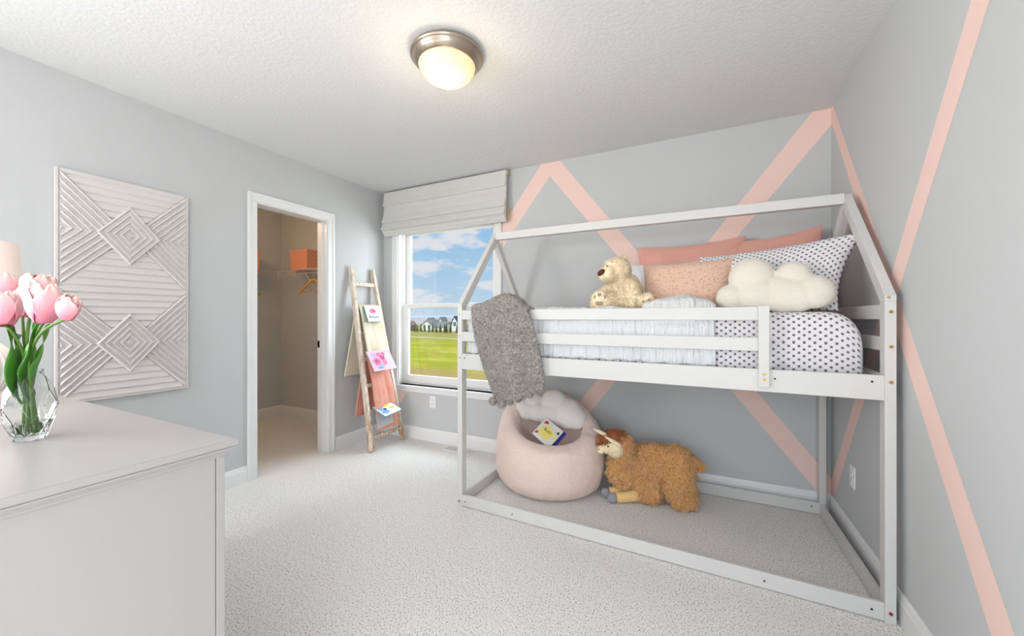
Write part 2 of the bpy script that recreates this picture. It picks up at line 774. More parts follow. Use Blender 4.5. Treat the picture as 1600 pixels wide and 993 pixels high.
def baseboard(name, a, b, inward, h=0.116, t=0.013):
    """profiled board from a to b (x, y) on the wall, growing along inward"""
    a, b, n = Vector((a[0], a[1], 0)), Vector((b[0], b[1], 0)), Vector((inward[0], inward[1], 0))
    prof = [(0, 0), (t, 0), (t, h * 0.72), (t * 0.8, h * 0.80), (t * 0.75, h * 0.86), (t * 0.45, h * 0.97), (t * 0.3, h), (0, h)]
    m = MB()
    vs = [p + n * q[0] + Vector((0, 0, q[1])) for p in (a, b) for q in prof]
    k = len(prof)
    fs = [(i, (i + 1) % k, k + (i + 1) % k, k + i) for i in range(k)] + [tuple(range(k)), tuple(range(2 * k - 1, k - 1, -1))]
    m.add(vs, fs)
    return struct(m.build(name, M_trim))


baseboard('baseboard_left', (XL, YN), (XL, 1.618), (1, 0))
baseboard('baseboard_left', (XL, 2.352), (XL, YB), (1, 0))
baseboard('baseboard_back', (XL, YB), (XR, YB), (0, -1))
baseboard('baseboard_right', (XR, YN), (XR, YB), (-1, 0))
baseboard('baseboard_closet_back', (CX, 0.6), (CX, YB), (1, 0))
baseboard('baseboard_closet_right', (CX, YB), (XL - T, YB), (0, -1))

# door_1: casing, jamb and strike plate of the closet doorway
d1 = bpy.data.objects.new('door_1', None)
d1.location = (XL, (DY0 + DY1) / 2, 0)
d1['_o'] = tuple(d1.location)
COL.objects.link(d1)
struct(d1)


def casing(mbx, pts, w, plane_fn, prof=((0, 0), (0, 0.012), (0.006, 0.014), (0.03, 0.016), (0.044, 0.019), (0.056, 0.019), (0.062, 0.012), (0.062, 0))):
    pass


m = MB()
cw = 0.064
for (y0, y1, z0, z1) in ((DY0 - cw + 0.008, DY0 + 0.008, 0, DZ - 0.008), (DY1 - 0.008, DY1 + cw - 0.008, 0, DZ - 0.008), (DY0 - cw + 0.008, DY1 + cw - 0.008, DZ - 0.008, DZ + cw - 0.008)):
    m.box(XL, XL + 0.011, y0, y1, z0, z1)
# raised outer back-band and inner bead, mitred look
for (y0, y1, z0, z1) in ((DY0 - cw + 0.008, DY0 - cw + 0.03, 0, DZ + cw - 0.008), (DY1 + cw - 0.03, DY1 + cw - 0.008, 0, DZ + cw - 0.008), (DY0 - cw + 0.03, DY1 + cw - 0.03, DZ + cw - 0.03, DZ + cw - 0.008)):
    m.box(XL + 0.0105, XL + 0.018, y0, y1, z0, z1)
m.build('casing', M_trim, d1, bevel=0.003)
m = MB()
m.box(XL - T - 0.002, XL + 0.002, DY0, DY0 + 0.016, 0, DZ)
m.box(XL - T - 0.002, XL + 0.002, DY1 - 0.016, DY1, 0, DZ)
m.box(XL - T - 0.002, XL + 0.002, DY0 + 0.016, DY1 - 0.016, DZ - 0.016, DZ)
m.box(XL - T + 0.04, XL - T + 0.075, DY1 - 0.026, DY1 - 0.016, 0, DZ - 0.016)
m.box(XL - T + 0.04, XL - T + 0.075, DY0 + 0.016, DY0 + 0.026, 0, DZ - 0.016)
m.build('jamb', M_trim, d1, bevel=0.0015)
m = MB()
m.box(XL - T + 0.004, XL - T + 0.036, DY1 - 0.019, DY1 - 0.0155, 0.915, 0.975)
tag(m.build('strike_plate', M_dark, d1), 'dark metal strike plate')

# window_1
w1 = bpy.data.objects.new('window_1', None)
w1.location = ((WX0 + WX1) / 2, YB, WZ0)
w1['_o'] = tuple(w1.location)
COL.objects.link(w1)
struct(w1)
M_vinyl = mat('window_vinyl', lin(240, 240, 238), 0.3, spec=0.4)
cw = 0.066
m = MB()
m.box(WX0 - cw, WX0, YB - 0.016, YB, WZ0, WZ1 + cw)
m.box(WX1, WX1 + cw, YB - 0.016, YB, WZ0, WZ1 + cw)
m.box(WX0, WX1, YB - 0.016, YB, WZ1, WZ1 + cw)
m.box(WX0 - cw, WX0 - cw + 0.02, YB - 0.021, YB - 0.0155, WZ0, WZ1 + cw)
m.box(WX1 + cw - 0.02, WX1 + cw, YB - 0.021, YB - 0.0155, WZ0, WZ1 + cw)
m.build('window_casing', M_trim, w1, bevel=0.003)
m = MB()
m.box(WX0 - cw - 0.012, WX1 + cw + 0.012, YB - 0.034, YB + 0.07, WZ0 - 0.022, WZ0)
m.box(WX0 - cw, WX1 + cw, YB - 0.018, YB, WZ0 - 0.062, WZ0 - 0.022)
m.build('window_sill', M_trim, w1, bevel=0.004)
m = MB()   # jamb lining
m.box(WX0 - 0.001, WX0 + 0.012, YB - 0.005, YB + T + 0.02, WZ0, WZ1)
m.box(WX1 - 0.012, WX1 + 0.001, YB - 0.005, YB + T + 0.02, WZ0, WZ1)
m.box(WX0, WX1, YB - 0.005, YB + T + 0.02, WZ1 - 0.012, WZ1 + 0.001)
m.box(WX0, WX1, YB + 0.06, YB + T + 0.02, WZ0 - 0.001, WZ0 + 0.018)
m.build('window_jamb', M_vinyl, w1, bevel=0.002)
ZM = 1.295


def sash(nm, x0, x1, y, z0, z1, sw, bw, tw, glass):
    m = MB()
    th = 0.032
    m.box(x0, x0 + sw, y, y + th, z0, z1)
    m.box(x1 - sw, x1, y, y + th, z0, z1)
    m.box(x0 + sw, x1 - sw, y, y + th, z0, z0 + bw)
    m.box(x0 + sw, x1 - sw, y, y + th, z1 - tw, z1)
    o = m.build(nm, M_vinyl, w1, bevel=0.004)
    g = MB()
    g.box(x0 + sw - 0.004, x1 - sw + 0.004, y + 0.013, y + 0.017, z0 + bw - 0.004, z1 - tw + 0.004)
    g.build('glass_pane', glass, o, origin=w1['_o'])
    return o


def glass_thin():
    t = NT('window_glass')
    t.t.nodes.remove(t.b)
    tr = t.n('ShaderNodeBsdfTransparent')
    tr.inputs[0].default_value = (0.985, 0.99, 0.99, 1)
    gl = t.n('ShaderNodeBsdfGlossy')
    gl.inputs['Roughness'].default_value = 0.0
    mx = t.n('ShaderNodeMixShader')
    mx.inputs[0].default_value = 0.035
    t.l(tr.outputs[0], mx.inputs[1])
    t.l(gl.outputs[0], mx.inputs[2])
    t.l(mx.outputs[0], t.o.inputs[0])
    return t.m


M_glass = glass_thin()
ix0, ix1 = WX0 + 0.012, WX1 - 0.012
sash('upper_sash', ix0 + 0.012, ix1 - 0.012, YB + 0.088, ZM - 0.02, WZ1 - 0.012, 0.052, 0.036, 0.045, M_glass)
sash('lower_sash', ix0 + 0.012, ix1 - 0.012, YB + 0.052, WZ0 + 0.018, ZM + 0.022, 0.058, 0.075, 0.040, M_glass)
m = MB()
m.box(ix0, ix0 + 0.012, YB + 0.045, YB + T + 0.005, WZ0 + 0.018, WZ1 - 0.012)
m.box(ix1 - 0.012, ix1, YB + 0.045, YB + T + 0.005, WZ0 + 0.018, WZ1 - 0.012)
m.build('sash_track', M_vinyl, w1, bevel=0.002)

# ---------------------------------------------------------------- outlets, floor vent
def outlet(c, axis, label):
    t = thing('wall_outlet', label, 'outlet', c, 'wall outlets' if False else None)
    x, y, z = c
    m = MB()
    if axis == 'y':
        m.box(x - 0.036, x + 0.036, y - 0.006, y, z - 0.058, z + 0.058)
    else:
        m.box(x - 0.006, x, y - 0.036, y + 0.036, z - 0.058, z + 0.058)
    m.build('cover_plate', M_plastic, t, bevel=0.003)
    for s in (-1, 1):
        m = MB()
        zz = z + s * 0.02
        if axis == 'y':
            m.box(x - 0.016, x + 0.016, y - 0.0085, y - 0.005, zz - 0.014, zz + 0.014)
        else:
            m.box(x - 0.0085, x - 0.005, y - 0.016, y + 0.016, zz - 0.014, zz + 0.014)
        r = m.build('receptacle', M_plastic, t, bevel=0.002)
        m = MB()
        for q in (-1, 1):
            if axis == 'y':
                m.box(x + q * 0.006 - 0.001, x + q * 0.006 + 0.001, y - 0.0088, y - 0.0084, zz - 0.002, zz + 0.006)
            else:
                m.box(x - 0.0088, x - 0.0084, y + q * 0.006 - 0.001, y + q * 0.006 + 0.001, zz - 0.002, zz + 0.006)
        m.build('socket_slot', M_dark, r, origin=t['_o'])


outlet((-2.312, YB, 0.376), 'y', 'white electrical outlet on the back wall just below the window sill')
outlet((XR, 2.55, 0.36), 'x', 'white electrical outlet low on the right wall beneath the loft bed')

v = thing('floor_vent', 'white rectangular metal floor register in the carpet below the window', 'vent', (-1.95, 2.84, 0))
m = MB()
for (x0, x1, y0, y1) in ((-2.10, -1.80, 2.785, 2.80), (-2.10, -1.80, 2.885, 2.90), (-2.10, -2.085, 2.80, 2.885), (-1.815, -1.80, 2.80, 2.885)):
    m.box(x0, x1, y0, y1, 0.0, 0.006)
m.build('rim', M_trim, v, bevel=0.001)
m = MB()
for i in range(24):
    x = -2.082 + i * 0.0115
    m.obox((x, 2.8425, 0.003), (0.007, 0.085, 0.002), (0, 0.3, 0))
m.build('louvre', mat('vent_grey', lin(214, 216, 216), 0.4), v)

# ---------------------------------------------------------------- roman shade
M_shade = NT('woven_linen_shade')
M_shade.b.inputs['Roughness'].default_value = 0.9
cc = M_shade.coord('Object', (12, 12, 420))
nn = M_shade.noise(cc, 1.0, 4, 0.7)
M_shade.l(M_shade.ramp(nn, [(0.3, lin(206, 205, 200)), (0.7, lin(222, 221, 217))]), M_shade.b.inputs['Base Color'])
M_shade.bump(nn, 0.3, 0.002)
M_shade = M_shade.m
t = thing('roman_shade', 'off-white linen roman shade folded up above the window', 'window shade', (-2.18, YB, 2.0))
SX0, SX1 = -2.866, -1.492
prof = [(2.885, 2.432), (2.868, 2.42), (2.858, 2.34), (2.846, 2.289), (2.849, 2.284), (2.868, 2.287), (2.868, 2.25), (2.854, 2.18), (2.832, 2.120), (2.836, 2.114), (2.850, 2.117),
        (2.834, 2.08), (2.822, 2.050), (2.826, 2.045), (2.842, 2.047), (2.836, 2.030), (2.846, 2.030), (2.850, 2.012), (2.860, 2.008), (2.872, 1.994), (2.882, 1.99),
        (2.886, 2.0), (2.878, 2.02), (2.870, 2.06), (2.874, 2.12), (2.884, 2.18), (2.89, 2.27), (2.892, 2.432)]
m = MB()
k = len(prof)
nx = 40
for i in range(nx + 1):
    x = SX0 + (SX1 - SX0) * i / nx
    for (y, z) in prof:
        m.v.append((x, y + 0.0015 * noise.noise(Vector((x * 3, z * 6, 1))), z + 0.0015 * noise.noise(Vector((x * 2.5, z * 4, 7)))))
for i in range(nx):
    for j in range(k):
        j2 = (j + 1) % k
        m.f.append((i * k + j, i * k + j2, (i + 1) * k + j2, (i + 1) * k + j)); m.mi.append(0)
m.f.append(tuple(range(k))); m.mi.append(0)
m.f.append(tuple(nx * k + j for j in range(k))); m.mi.append(0)
m.build('shade_fabric', M_shade, t)
m = MB()
m.box(SX0 + 0.01, SX1 + 0.004, 2.892, YB - 0.001, 2.39, 2.43)
tag(m.build('headrail', mat('headrail_tan', lin(200, 180, 150), 0.6), t, bevel=0.002), 'tan headrail board')
m = MB()
m.box(SX1 - 0.004, SX1 + 0.008, 2.894, YB - 0.0225, 2.02, 2.12)
m.build('cord_lock', mat('cord_tan', lin(206, 180, 140), 0.6), t, bevel=0.002)

# ---------------------------------------------------------------- ceiling light
LX, LY = -1.10, 1.505
t = thing('ceiling_light', 'round flush-mount ceiling light with nickel rim and glowing frosted glass bowl', 'ceiling light', (LX, LY, ZC))
m = MB()
m.lathe((LX, LY, ZC), [(0.0, 0), (0.150, 0), (0.158, -0.004), (0.168, -0.012), (0.172, -0.020), (0.171, -0.026), (0.164, -0.030), (0.160, -0.034), (0.158, -0.042), (0.150, -0.052), (0.140, -0.060), (0.136, -0.064), (0.128, -0.060), (0.12, -0.03), (0, -0.03)], 64)
m.build('metal_pan', M_nickel, t, smooth=True, merge=0.0001)


def dome_mat():
    t = NT('frosted_glass_glow')
    t.b.inputs['Base Color'].default_value = lin(236, 214, 172)
    t.b.inputs['Roughness'].default_value = 0.35
    g = t.n('ShaderNodeNewGeometry')
    lw = t.n('ShaderNodeLayerWeight')
    lw.inputs[0].default_value = 0.4
    t.b.inputs['Emission Color'].default_value = (1.0, 0.74, 0.36, 1)
    dz = t.n('ShaderNodeSeparateXYZ')
    t.l(t.coord('Object'), dz.inputs[0])
    # the bulb sits in the middle of the bowl, so the bottom of the bowl glows most
    f = t.ramp(t.math('MULTIPLY', dz.outputs[2], -1.0), [(0.058, (0.24, 0.24, 0.24, 1)), (0.150, (0.46, 0.46, 0.46, 1))])
    t.l(f, t.b.inputs['Emission Strength'])
    return t.m


m = MB()
m.lathe((LX, LY, ZC - 0.058), [(0.132, 0.0), (0.134, -0.008), (0.130, -0.022), (0.120, -0.038), (0.104, -0.054), (0.082, -0.068), (0.056, -0.078), (0.028, -0.084), (0.0, -0.086)], 64)
m.build('glass_bowl', dome_mat(), t, smooth=True, merge=0.0001)
pl = bpy.data.lights.new('ceiling_bulb', 'POINT')
pl.energy = 2.0
pl.color = (1.0, 0.78, 0.52)
pl.shadow_soft_size = 0.09
po = bpy.data.objects.new('ceiling_bulb', pl)
po.location = (LX, LY, ZC - 0.26)
COL.objects.link(po)

# ---------------------------------------------------------------- carved wall art
def art():
    y0, y1, z0, z1 = 0.70, 1.249, 0.737, 1.935
    w, h = y1 - y0, z1 - z0
    th = 0.028
    t = thing('wall_art', 'white carved wood wall panel with raised diamond and chevron ridges left of the closet doorway', 'wall art', (XL, (y0 + y1) / 2, z0))
    nu, nv = 230, 500

    def saw(d, per, amp):
        q = (d / per) % 1.0
        return amp * 1.55 * min(q / 0.78, (1 - q) / 0.22)

    def rib(d, per, amp):
        q = (d / per) % 1.0
        return amp * 2.0 * (0.0 if q < 0.52 else math.sin((q - 0.52) / 0.48 * PI) ** 0.45)

    def hgt(u, v):
        # u: 0 left .. 1 right, v: 0 top .. 1 bottom (metres a, b)
        for cv in (0.25, 0.75):
            du = abs(u - 0.5) * w
            dv = abs(v - cv) * h
            k = du / 0.135 + dv / 0.163
            if k < 1:
                return 0.014 + rib((1 - k) * 0.105 + 0.0125, 0.0235, 0.007)
        # X lines
        vv = v % 0.5
        a = vv / 0.5          # 0..1 within the cell
        top = a < u and a < 1 - u
        bot = a > u and a > 1 - u
        if top or bot:
            # horizontal ridges
            edge = min(abs(a - u), abs(a - 1 + u)) * 0.25
            return 0.002 + saw(v * h + 0.010, 0.0375, 0.008) * min(1, edge / 0.004)
        # side chevrons, ridges parallel to the X lines
        if u < 0.5:
            d = (min(a, 1 - a) - u)
        else:
            d = (min(a, 1 - a) - (1 - u))
        d = d * (w * math.sin(math.atan2(0.3, 0.2745)))
        m_ = u if u < 0.5 else 1 - u
        fl = 0.0 if m_ * w < 0.012 else 1.0
        return 0.003 + fl * rib(d + 0.0135, 0.0262, 0.008)
    m = MB()
    m.grid(lambda a, b: (XL + th + hgt(a, b), y0 + a * w, z1 - b * h), nu, nv)
    o = m.build('carved_face', M_art, t, recalc=False)
    m = MB()
    m.box(XL + 0.004, XL + th + 0.001, y0, y1, z0, z1)
    m.build('backing_board', M_art, t)
    m = MB()
    m.box(XL + th, XL + th + 0.012, y0 - 0.004, y0 + 0.006, z0, z1)
    m.box(XL + th, XL + th + 0.006, y1 - 0.003, y1 + 0.003, z0, z1)
    m.build('edge_strip', M_art, t)


M_art = mat('whitewashed_plaster', lin(222, 218, 215), 0.5, bump=(90, 0.15, 0.003), spec=0.3)
art()

# ---------------------------------------------------------------- loft bed
bed = thing('house_loft_bed', 'white wooden house-shaped loft bed standing against the pink-striped walls', 'bed', (-0.36, 2.45, 0))


def yf(x):
    return 2.006 - 0.0168 * (x + 1.387)


FL = (-1.387, -1.353, 2.006, 2.056)
FR = (0.623, 0.657, 1.971, 2.021)
RL = (-1.387, -1.353, 2.868, 2.918)
RR = (0.612, 0.646, 2.868, 2.918)
ELB = 1.262
for (x0, x1, y0, y1) in (FL, FR, RL, RR):
    m = MB()
    m.box(x0, x1, y0, y1, 0, ELB - 0.02)
    m.build('post', M_bed, bed, bevel=0.002)
APY, APZ = 2.455, 1.792      # apex
for (P, Q) in ((FL, RL), (FR, RR)):
    xc = (P[0] + P[1]) / 2
    xc2 = (Q[0] + Q[1]) / 2
    for (pp, xx, sgn) in ((P, xc, 1), (Q, xc2, -1)):
        # slanted leg: quadrilateral with mitred ends in the y-z plane
        ya, yb = (pp[2], pp[3]) if sgn == 1 else (pp[3], pp[2])
        z0 = ELB - 0.02
        xm = (xc + xc2) / 2
        yo, yi = ya, yb
        pts = [(yo, z0), (yo, z0 + 0.022), (APY, APZ), (APY, APZ - 0.082), (yi, z0 - 0.018 + 0.0), (yi, z0)]
        pts = [(yo, z0), (yo, z0 + 0.020), (APY, APZ), (APY, APZ - 0.078), (yi, z0 - 0.0)]
        m = MB()
        n_ = len(pts)
        vs = []
        for dx in (-0.017, 0.017):
            for (y, z) in pts:
                fr = (z - z0) / (APZ - z0)
                vs.append((xx + (xm - xx) * max(0, fr) + dx, y, z))
        fs = [tuple(range(n_)), tuple(range(2 * n_ - 1, n_ - 1, -1))] + [(i, (i + 1) % n_, n_ + (i + 1) % n_, n_ + i) for i in range(n_)]
        m.add(vs, fs)
        m.build('roof_leg', M_bed, bed, bevel=0.0015)
m = MB()
m.box(-1.354, 0.619, APY - 0.022, APY + 0.022, APZ - 0.052, APZ)
m.build('ridge_beam', M_bed, bed, bevel=0.002)


def front_rail(nm, x0, x1, z0, z1, off=0.0015, th=0.018):
    m = MB()
    vs = [(x, yf(x) + off + d, z) for x in (x0, x1) for d in (0, th) for z in (z0, z1)]
    m.add(vs, [(0, 1, 3, 2), (4, 6, 7, 5), (0, 4, 5, 1), (2, 3, 7, 6), (0, 2, 6, 4), (1, 5, 7, 3)])
    return m.build(nm, M_bed, bed, bevel=0.002)


front_rail('bottom_rail', -1.353, 0.623, 0.004, 0.072)
front_rail('side_board', -1.353, 0.623, 0.856, 0.953)
front_rail('guard_rail', -1.353, 0.212, 1.166, 1.224)
front_rail('guard_rail', -1.353, 0.212, 1.031, 1.090)
m = MB()
m.box(0.209, 0.249, yf(0.23) - 0.018, yf(0.23) + 0.0005, 0.878, 1.228)
gp = m.build('guard_post', M_bed, bed, bevel=0.002)
for (z0, z1, nm) in ((0.004, 0.072, 'bottom_rail'), (0.856, 0.953, 'side_board'), (1.031, 1.09, 'guard_rail'), (1.166, 1.224, 'guard_rail')):
    m = MB()
    m.box(-1.353, 0.612, 2.872, 2.890, z0, z1)
    m.build(nm, M_bed, bed, bevel=0.002)
# end rails
for (z0, z1, nm) in ((0.004, 0.070, 'end_rail'), (0.856, 0.953, 'end_rail'), (1.046, 1.102, 'end_rail'), (1.170, 1.229, 'end_rail')):
    m = MB()
    m.box(-1.380, -1.360, 2.056, 2.868, z0, z1)
    m.build(nm, M_bed, bed, bevel=0.002)
    m = MB()
    vs = [(x + d, y, z) for (x, y) in ((0.628, 2.021), (0.617, 2.868)) for d in (0, 0.018) for z in (z0, z1)]
    m.add(vs, [(0, 1, 3, 2), (4, 6, 7, 5), (0, 4, 5, 1), (2, 3, 7, 6), (0, 2, 6, 4), (1, 5, 7, 3)])
    m.build(nm, M_bed, bed, bevel=0.002)
for i in range(9):
    x = -1.28 + i * 0.225
    m = MB()
    m.box(x, x + 0.07, 2.03, 2.868, 0.905, 0.922)
    m.build('slat', M_bed, bed)


def disc(nm, c, r, mt, parent=bed, ax='y', th=0.002):
    m = MB()
    c = Vector(c)
    if ax == 'y':
        m.tube([c + Vector((0, 0.003, 0)), c - Vector((0, th, 0))], r, 14)
    else:
        m.tube([c + Vector((0.003, 0, 0)), c - Vector((th, 0, 0))], r, 14)
    return m.build(nm, mt, parent, smooth=False)


for z in (1.199, 1.065, 0.928):
    disc('bolt', (0.641, FR[2], z), 0.0065, M_brass)
    disc('bolt', (-1.371, FL[2], z), 0.005, M_brass)
disc('bolt', (0.640, FR[2], 0.040), 0.0065, M_rust)
disc('bolt', (-1.373, FL[2], 0.030), 0.006, M_rust)
disc('screw_hole', (0.634, FR[2] + 0.0005, 1.255), 0.006, mat('raw_wood_hole', lin(190, 165, 120), 0.7))
for z in (0.934, 0.910):
    disc('bolt', (0.2295, yf(0.23) - 0.018, z), 0.006, M_brass)
for (x, z) in ((0.27, 0.915), (0.586, 0.927), (-1.335, 0.926), (0.585, 0.038), (0.232, 0.036), (-1.00, 0.034), (-1.33, 0.034)):
    disc('screw_hole', (x, yf(x) + 0.0015, z), 0.0038, M_dark)
disc('screw_hole', (0.575, 2.872, 0.045), 0.004, M_dark)

# ---------------------------------------------------------------- mattress and bedding
MX0, MX1, MY0, MY1, MZ0, MZ1 = -1.335, 0.588, 2.048, 2.855, 0.925, 1.198


def mattress():
    cx, cy = (MX0 + MX1) / 2, (MY0 + MY1) / 2
    hx, hy = (MX1 - MX0) / 2, (MY1 - MY0) / 2
    ry, rz = 0.05, 0.055
    prof = []   # closed profile in y-z, starting front bottom going up, over the top, down the back
    def arc(cy_, cz_, r1, r2, a0, a1, n):
        for i in range(n + 1):
            a = a0 + (a1 - a0) * i / n
            prof.append((cy_ + r1 * math.cos(a), cz_ + r2 * math.sin(a)))
    hz = (MZ1 - MZ0) / 2
    arc(-hy + 0.03, -hz + 0.03, 0.03, 0.03, -PI / 2, -PI, 4)
    arc(-hy + ry, hz - rz, ry, rz, PI, PI / 2, 8)
    arc(hy - ry, hz - rz, ry, rz, PI / 2, 0, 8)
    arc(hy - 0.03, -hz + 0.03, 0.03, 0.03, 0, -PI / 2, 4)
    prof.append(prof[0])
    L = [0]
    for i in range(1, len(prof)):
        L.append(L[-1] + math.dist(prof[i], prof[i - 1]))
    tot = L[-1]
    nv = 110
    res = []
    for j in range(nv + 1):
        s = tot * j / nv
        i = max(1, next((q for q in range(1, len(L)) if L[q] >= s - 1e-9), len(L) - 1))
        f = (s - L[i - 1]) / max(1e-9, L[i] - L[i - 1])
        res.append((prof[i - 1][0] + (prof[i][0] - prof[i - 1][0]) * f, prof[i - 1][1] + (prof[i][1] - prof[i - 1][1]) * f, s))
    zc = (MZ0 + MZ1) / 2
    nu = 200

    def fn(u, v):
        y, z, s = res[int(round(v * nv))]
        x = -1 + 2 * u
        X = hx * x
        e = hx - abs(X)
        # rounded ends: profile shrinks near the ends
        rr = 0.115
        if e < rr:
            k = 1 - e / rr
            sh = math.sqrt(max(0, 1 - k ** 2.3))
            dz = 0.10 * (1 - sh)
            z2 = -hz + (z + hz) * (1 - dz / (2 * hz) * 1.25)
            y2 = y * (1 - 0.07 * (1 - sh))
        else:
            y2, z2 = y, z
        w = 0.004 * fbm((X * 3, y * 3, z * 4), 2)
        return (cx + X, cy + y2 + w * 0.6, zc + z2 + w + (0.006 * math.sin(X * 3) if z > 0 else 0))
    m = MB()
    m.grid(fn, nu, nv, uvf=lambda u, v: ((u * 2 - 1) * hx, v * tot))
    # end caps
    for u in (0, 1):
        o = len(m.v)
        ring = [fn(u, j / nv) for j in range(nv)]
        cen = (cx + (hx if u else -hx) + (0.012 if u else -0.012), cy, zc - 0.02)
        m.add(ring + [cen], [(j, (j + 1) % nv, nv) for j in range(nv)], [(p[1] + 3, p[2]) for p in ring] + [(cy + 3, zc)])
    o = m.build('mattress', M_dots, None, (cx, cy, MZ0), smooth=True, merge=0.0002)
    tag(o, 'mattress in a grey-dotted white fitted sheet lying on the loft bed', 'mattress')


mattress()


def comforter():
    """white gathered comforter, tucked down the front; its right end is folded back on itself"""
    def layer(x0, x1, lift, front, zbot, seed, puff, nu):
        rr = 0.06
        y_back, top = 2.83, MZ1 + 0.012 + lift
        path = [(y_back + 0.01, 1.19)]
        path += [(y_back - 0.02 * i, top) for i in range(1, 3)]
        n = 26
        ys = y_back - 0.04
        ye = front + rr
        for i in range(n + 1):
            path.append((ys + (ye - ys) * i / n, top))
        for i in range(1, 9):
            a = PI / 2 + PI / 2 * i / 8
            path.append((front + rr + rr * math.cos(a), top - rr + rr * math.sin(a)))
        for i in range(1, 13):
            path.append((front, top - rr + (zbot - top + rr) * i / 12))
        # resample evenly
        L = [0]
        for i in range(1, len(path)):
            L.append(L[-1] + math.dist(path[i], path[i - 1]))
        nv = 90

        def fn(u, v):
            s = v * L[-1]
            i = max(1, next((q for q in range(1, len(L)) if L[q] >= s - 1e-9), len(L) - 1))
            f = (s - L[i - 1]) / max(1e-9, L[i] - L[i - 1])
            y = path[i - 1][0] + (path[i][0] - path[i - 1][0]) * f
            z = path[i - 1][1] + (path[i][1] - path[i - 1][1]) * f
            d = Vector((path[i][0] - path[i - 1][0], path[i][1] - path[i - 1][1])).normalized()
            nrm = Vector((-d.y, d.x)) * -1      # outward
            if nrm.y < 0 and abs(d.x) > 0.5:
                nrm = -nrm
            if abs(d.y) > 0.5:
                nrm = Vector((-1, nrm.y * 0))
            x = x0 + (x1 - x0) * u
            onfront = max(0.0, min(1.0, (1.19 - z) / 0.06))
            gather = 0.5 * math.sin(x * 95 + 5 * noise.noise(Vector((x * 5, z * 2, seed)))) * (0.35 + noise.noise(Vector((x * 9, seed, z * 5))) * 0.9)
            big = noise.noise(Vector((x * 5.0, y * 4 + z * 3, seed)))
            med = noise.noise(Vector((x * 16, y * 9 + z * 6, seed + 4)))
            a = (1 - onfront) * (0.014 * big + 0.010 * med + 0.005 * gather * (1 if y < 2.3 else 0.4)) + onfront * (0.010 * gather + 0.008 * med)
            if puff:
                e = min(u, 1 - u)
                a += (1 - onfront) * puff * math.sqrt(max(0, min(1, e / 0.35))) * (0.75 + 0.4 * big)
                z += 0
            a += -0.004 * onfront
            xx = x + 0.004 * med * (1 if 0.02 < u < 0.98 else 2)
            yy = y + nrm.x * a
            zz = z + (nrm.y if abs(d.x) > 0.3 else 0) * a
            if onfront > 0:
                yy = max(y - a * 1.2, yf(x) + 0.0215)
                if v > 0.97:
                    zz += 0.004 * math.sin(x * 60)
            return (xx, yy, zz)
        m = MB()
        m.grid(fn, nu, nv)
        return m
    m = layer(-1.332, -0.255, 0.021, 2.036, 0.955, 1.0, 0.0, 190)
    a = layer(-0.285, 0.045, 0.022, 2.031, 0.950, 5.0, 0.052, 90)
    o = m.build('comforter', M_comf, None, (-0.64, 2.4, 1.2), smooth=True, recalc=False)
    tag(o, 'white gathered comforter spread over the mattress behind the guard rail', 'comforter')
    md = o.modifiers.new('solid', 'SOLIDIFY'); md.thickness = 0.004; md.offset = 0
    f = a.build('folded_end', M_comf, o, origin=(-0.64, 2.4, 1.2), smooth=True, recalc=False)
    md = f.modifiers.new('solid', 'SOLIDIFY'); md.thickness = 0.006; md.offset = 0


comforter()


def pillow(name, label, cat, c, size, rot, mt, corner=0.10, seed=0, wr=0.006, group=None, taper=0.0):
    """stuffed pillow: width x height x thickness, local x across, local z up, y through"""
    w, h, t = size
    R = Euler(rot, 'XYZ').to_matrix()
    c = Vector(c)
    n = 44

    def side(sg):
        def fn(a, b):
            u, v = a * 2 - 1, b * 2 - 1
            # denser sampling near the rim
            u = math.sin(u * PI / 2)
            v = math.sin(v * PI / 2)
            X = w / 2 * u * (1 - corner * (1 - v * v) * abs(u) ** 2)
            Z = h / 2 * v * (1 - corner * 1.1 * (1 - u * u) * abs(v) ** 2)
            k = max(0.0, (1 - abs(u) ** 2.6) * (1 - abs(v) ** 2.6))
            th = t / 2 * k ** 0.55
            wv = noise.noise(Vector((X * 9, Z * 9, seed)))
            # creases that run in from the corners
            cr = noise.noise(Vector((math.atan2(v, u) * 5, seed + 3, 0))) * max(0, (abs(u) + abs(v)) / 2 - 0.2)
            th += (wr * wv + wr * 1.3 * cr) * min(1, k * 4)
            sag = -0.03 * h * (1 - u * u) * max(0, v)
            X -= taper * w * max(0.0, u) * (1 - v) / 2
            p = Vector((X, sg * th, Z + sag + 0.004 * noise.noise(Vector((X * 6, seed, 1)))))
            return tuple(c + R @ p)
        return fn
    m = MB()
    for sg in (-1, 1):
        m.grid(side(sg), n, n, uvf=lambda a, b: (math.sin((a * 2 - 1) * PI / 2) * w / 2 + 5, math.sin((b * 2 - 1) * PI / 2) * h / 2 + 5))
    o = m.build(name, mt, None, tuple(c - R @ Vector((0, 0, h / 2))), smooth=True, merge=0.0003)
    tag(o, label, cat, group)
    return o


